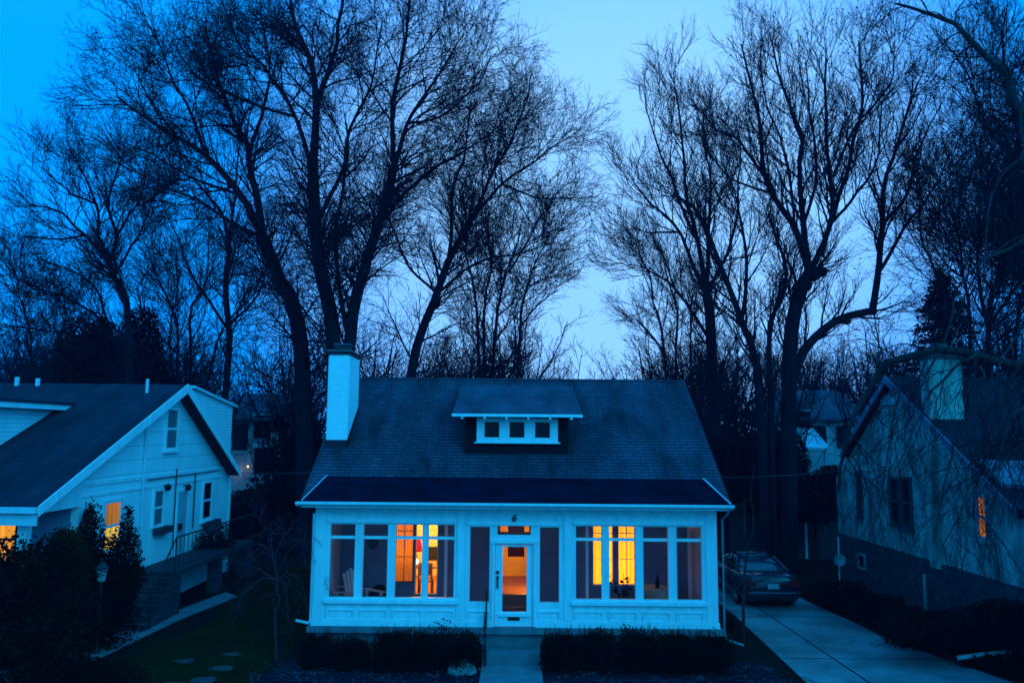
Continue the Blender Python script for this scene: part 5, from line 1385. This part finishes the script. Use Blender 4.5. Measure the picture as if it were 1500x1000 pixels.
# yucca at right corner
p = atZ(1070, 922); yu = thing('yucca_plant', 'spiky yucca clump at the cottage\'s right corner by the driveway', 'plant', (p.x, p.y, 0))
s = MB(); rr = random.Random(8)
for i in range(46):
    a_ = rr.uniform(0, 6.28); e_ = rr.uniform(.3, 1.35); l_ = rr.uniform(.35, .6); d_ = Vector((math.cos(a_) * math.cos(e_), math.sin(a_) * math.cos(e_), math.sin(e_)))
    sd_ = Vector((-math.sin(a_), math.cos(a_), 0)) * .022; c0 = Vector((p.x, p.y, .02)); mid_ = c0 + d_ * l_ * .55; tip_ = c0 + d_ * l_ + Vector((0, 0, -.1 * (1.4 - e_)))
    s.add([c0 - sd_, c0 + sd_, mid_ + sd_, tip_, mid_ - sd_], [(0, 1, 2, 4), (4, 2, 3)])
s.build('leaf_rosette', M['leaf'], yu)
# left hedge
def bpx(x, y, Y, rx, ry, rz): q = at(x, y, Y); return (q.x, Y, q.z, rx, ry, rz)
shrub('hedge_shrub', 'broad dark hedge filling the lower left corner beside the path', [bpx(30, 900, 17.2, 1.2, .9, 1.3), bpx(75, 860, 17.6, .8, .8, 1.1), bpx(95, 920, 17.4, .7, .7, 1.0), bpx(0, 850, 17.0, 1.0, .8, .8), bpx(60, 950, 16.6, 1.0, .6, .7)], 26000, .05, 'leaf', 61, spike=.2)
shrub('hedge_shrub', 'olive-leaved upright shrub between the big hedge and the pointed evergreen', [bpx(98, 850, 18.6, .42, .5, 1.1), bpx(95, 805, 18.6, .35, .4, .5)], 9000, .045, 'leaf2', 62, spike=.25)
shrub('evergreen_shrub', 'pointed dark evergreen in front of the lit side window', [bpx(132, 800, 20.2, .34, .4, 1.0), bpx(145, 850, 20.2, .6, .5, 1.2), bpx(184, 815, 20.2, .38, .4, .8), bpx(158, 850, 20.0, .6, .4, .5), bpx(178, 850, 20.2, .42, .4, 1.1), bpx(160, 880, 20.2, .6, .5, .8), bpx(130, 765, 20.2, .16, .2, .5), bpx(186, 770, 20.2, .14, .2, .5), bpx(165, 850, 20.3, .5, .4, .5), bpx(195, 845, 20.3, .3, .3, .4), bpx(150, 910, 19.9, .9, .5, .7), bpx(118, 830, 20, .4, .4, .8)], 22000, .045, 'leaf', 63, spike=.3)
shrub('low_shrub', 'low leafy shrub on the lawn at the foot of the lamp post', [bpx(135, 985, 17.6, .5, .4, .35), bpx(175, 990, 17.4, .6, .4, .3), bpx(95, 1000, 17.2, .5, .4, .4)], 5000, .04, 'leaf', 64, stem=False)
shrub('leafless_bush', 'dark tangled bush on the side landing by the back corner of the bungalow', [bpx(305, 800, 28.0, .9, .6, .55), bpx(325, 790, 28.5, .5, .5, .6)], 3500, .05, 'leaf_far', 65)
# right bed
shrub('dark_shrub', 'wide dark shrub bed filling the lower right corner', [bpx(1435, 915, 19.6, 1.4, .7, .4), bpx(1580, 960, 16.6, 1.0, .8, .6), bpx(1350, 925, 19.4, 1.2, .8, .4), bpx(1480, 910, 19.0, 1.2, .8, .5)], 20000, .05, 'leaf', 66)
shrub('dark_shrub', 'low dark shrub under the basement window of the stucco house', [bpx(1225, 868, 25, 1.0, .8, .35), bpx(1285, 890, 22.6, 1.0, .7, .35), bpx(1325, 908, 20.8, .7, .6, .35)], 9000, .05, 'leaf', 67)
# dark evergreens behind the houses
FE = 'dark evergreen masses behind the houses'
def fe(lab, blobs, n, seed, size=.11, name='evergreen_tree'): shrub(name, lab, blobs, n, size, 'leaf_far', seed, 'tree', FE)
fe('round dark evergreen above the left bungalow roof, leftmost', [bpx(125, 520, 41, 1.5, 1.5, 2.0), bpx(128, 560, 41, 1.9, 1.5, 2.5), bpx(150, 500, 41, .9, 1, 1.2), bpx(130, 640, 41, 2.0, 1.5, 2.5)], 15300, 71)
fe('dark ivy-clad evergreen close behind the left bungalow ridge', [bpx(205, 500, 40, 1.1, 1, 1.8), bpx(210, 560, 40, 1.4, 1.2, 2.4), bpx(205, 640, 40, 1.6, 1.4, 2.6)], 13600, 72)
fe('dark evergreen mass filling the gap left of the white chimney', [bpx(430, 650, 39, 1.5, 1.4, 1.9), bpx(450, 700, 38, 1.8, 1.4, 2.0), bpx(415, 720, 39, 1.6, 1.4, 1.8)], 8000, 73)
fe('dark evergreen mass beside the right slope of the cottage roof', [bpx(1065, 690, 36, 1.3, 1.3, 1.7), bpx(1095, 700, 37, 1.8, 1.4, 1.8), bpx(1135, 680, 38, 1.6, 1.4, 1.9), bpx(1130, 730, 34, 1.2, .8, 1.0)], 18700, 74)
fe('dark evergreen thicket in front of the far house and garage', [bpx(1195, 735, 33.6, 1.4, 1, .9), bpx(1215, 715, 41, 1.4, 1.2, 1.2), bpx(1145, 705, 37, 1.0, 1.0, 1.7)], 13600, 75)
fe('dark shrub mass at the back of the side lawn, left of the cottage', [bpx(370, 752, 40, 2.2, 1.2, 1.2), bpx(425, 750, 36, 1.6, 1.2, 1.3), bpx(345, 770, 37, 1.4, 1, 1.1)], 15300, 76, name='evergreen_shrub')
# spruce behind the stucco house
sp4 = at(1388, 600, 38); spz = at(1392, 396, 38).z
spr = thing('spruce_tree', 'dark pointed spruce rising behind the stucco house', 'tree', (sp4.x, 38, 0))
MB().tube([(sp4.x, 38, -.2), (sp4.x, 38, spz * .6), (sp4.x, 38, spz)], [.25, .14, .02], 8).build('trunk', M['bark'], spr)
rng = np.random.default_rng(5); pts = []
for i in range(260):
    t = rng.uniform(0, 1) ** .8; z_ = 2 + (spz - 2) * t; ln = (1 - t) ** .8 * 4.8 * rng.uniform(.65, 1.1) + .12; a_ = rng.uniform(0, 6.28)
    m_ = int(40 * ln) + 20; u_ = rng.uniform(0, 1, m_); c0 = np.stack([sp4.x + np.cos(a_) * ln * u_, 38 + np.sin(a_) * ln * u_, z_ - .28 * ln * u_ + .1 * ln * u_ ** 2], 1)
    pts.append(c0 + rng.normal(0, 1, (m_, 3)) * np.array([.12, .12, .10]) * (1.3 - u_)[:, None] + np.array([0, 0, -.06]))
V, Q = leaf_quads(rng, np.concatenate(pts), .10); np_mesh('crown', V, Q, M['leaf_far'], spr)

# stuff: undergrowth band of the far wood, grass, bed litter, ground cover
rng = np.random.default_rng(9)
def bandpts(n, y0, y1, h0):
    Y = rng.uniform(y0, y1, n); X = rng.uniform(-.78, .82, n) * Y
    hmax = h0 * (.55 + .45 * np.sin(X * .35 + Y) * np.sin(X * .13 + 2) + .25 * rng.uniform(0, 1, n)); return np.stack([X, Y, np.maximum(.02, rng.uniform(0, 1, n) ** .8 * np.maximum(hmax, .8))], 1)
V, Q = leaf_quads(rng, np.concatenate([bandpts(30000, 60, 72, 6.5), bandpts(30000, 95, 110, 13)]), .28)
tag(np_mesh('distant_undergrowth', V, Q, M['leaf_far']), 'dark undergrowth along the foot of the far wood', 'undergrowth', kind='stuff')
def blades(n, xy, h, m, name, label, cat):
    X = xy[:, 0]; Y = xy[:, 1]; n = len(X); a_ = rng.uniform(0, 6.28, n); hh_ = h * rng.uniform(.4, 1.2, n); wdt = .007
    lean = rng.normal(0, .35, (n, 2)) * hh_[:, None]
    z0_ = np.full(n, .0)
    V = np.stack([np.stack([X - np.cos(a_) * wdt, Y - np.sin(a_) * wdt, z0_], 1), np.stack([X + np.cos(a_) * wdt, Y + np.sin(a_) * wdt, z0_], 1), np.stack([X + lean[:, 0], Y + lean[:, 1], hh_], 1)], 1).reshape(-1, 3)
    return tag(np_mesh(name, V, np.arange(n * 3).reshape(-1, 3), M[m]), label, cat, kind='stuff')
n = 60000; X = rng.uniform(-10, -5.3, n); Y = rng.uniform(14.5, 32, n)
edge = -9.9 + (Y - 16.5) * .22; edge = np.where(Y > 23.5, -9.3, edge)
k = (X > edge) & (X < -5.4 + (Y > 19.4) * .2)
# keep the path clear
xp = np.interp(Y, [16, 18.7, 22.8, 27], [-10.2, -9.0, -9.4 + 1.2, -9.0])
k &= (X > xp)
blades(0, np.stack([X[k], Y[k]], 1), .07, 'grass', 'lawn_grass', 'short dark grass of the side lawn', 'grass')
n = 9000; X = rng.uniform(-5.6, 6.1, n); Y = rng.uniform(14.8, 18.9, n); k = (X < -.75) | (X > .85)
cl_ = np.sin(X * 3.1) * np.sin(Y * 4.3 + X) + rng.normal(0, .5, n) > -.1; k &= cl_
P = np.stack([X[k], Y[k], .02 + rng.uniform(0, .05, k.sum())], 1); V, Q = leaf_quads(rng, P, .045, .6)
tag(np_mesh('leaf_litter', V, Q, M['litter']), 'dead leaves scattered over the flower bed', 'leaf litter', kind='stuff')
n = 260; X = rng.uniform(6.3, 11, n); Y = rng.uniform(14, 24, n)
V, Q = leaf_quads(rng, np.stack([X, Y, np.full(n, .032)], 1), .035, .85)
tag(np_mesh('fallen_leaves', V, Q, M['litter']), 'dead leaves scattered on the driveway', 'leaf litter', kind='stuff')
n = 14000; X = rng.uniform(9.6, 12, n); Y = rng.uniform(13, 27, n); k = X > np.interp(Y, [13, 17, 21, 27], [12.4, 11.2, 10.1, 9.6])
P = np.stack([X[k], Y[k], rng.uniform(0, .25, k.sum())], 1); V, Q = leaf_quads(rng, P, .06)
tag(np_mesh('ground_cover', V, Q, M['leaf']), 'dark ivy ground cover between driveway and stucco house', 'ground cover', kind='stuff')

hz = MB().box(-172, 172, -42, 202, -1.2, 36).build('haze', HAZE); hz['kind'] = 'stuff'
# ------------------------------------------------------------------ render settings
SC.render.engine = 'CYCLES'
SC.view_settings.view_transform = 'Standard'; SC.view_settings.look = 'None'
SC.view_settings.exposure = 0; SC.view_settings.gamma = 1
SC.cycles.use_denoising = True
SC.cycles.max_bounces = 6; SC.cycles.transparent_max_bounces = 12
SC.cycles.caustics_reflective = False; SC.cycles.caustics_refractive = False
SC.cycles.sample_clamp_indirect = 4
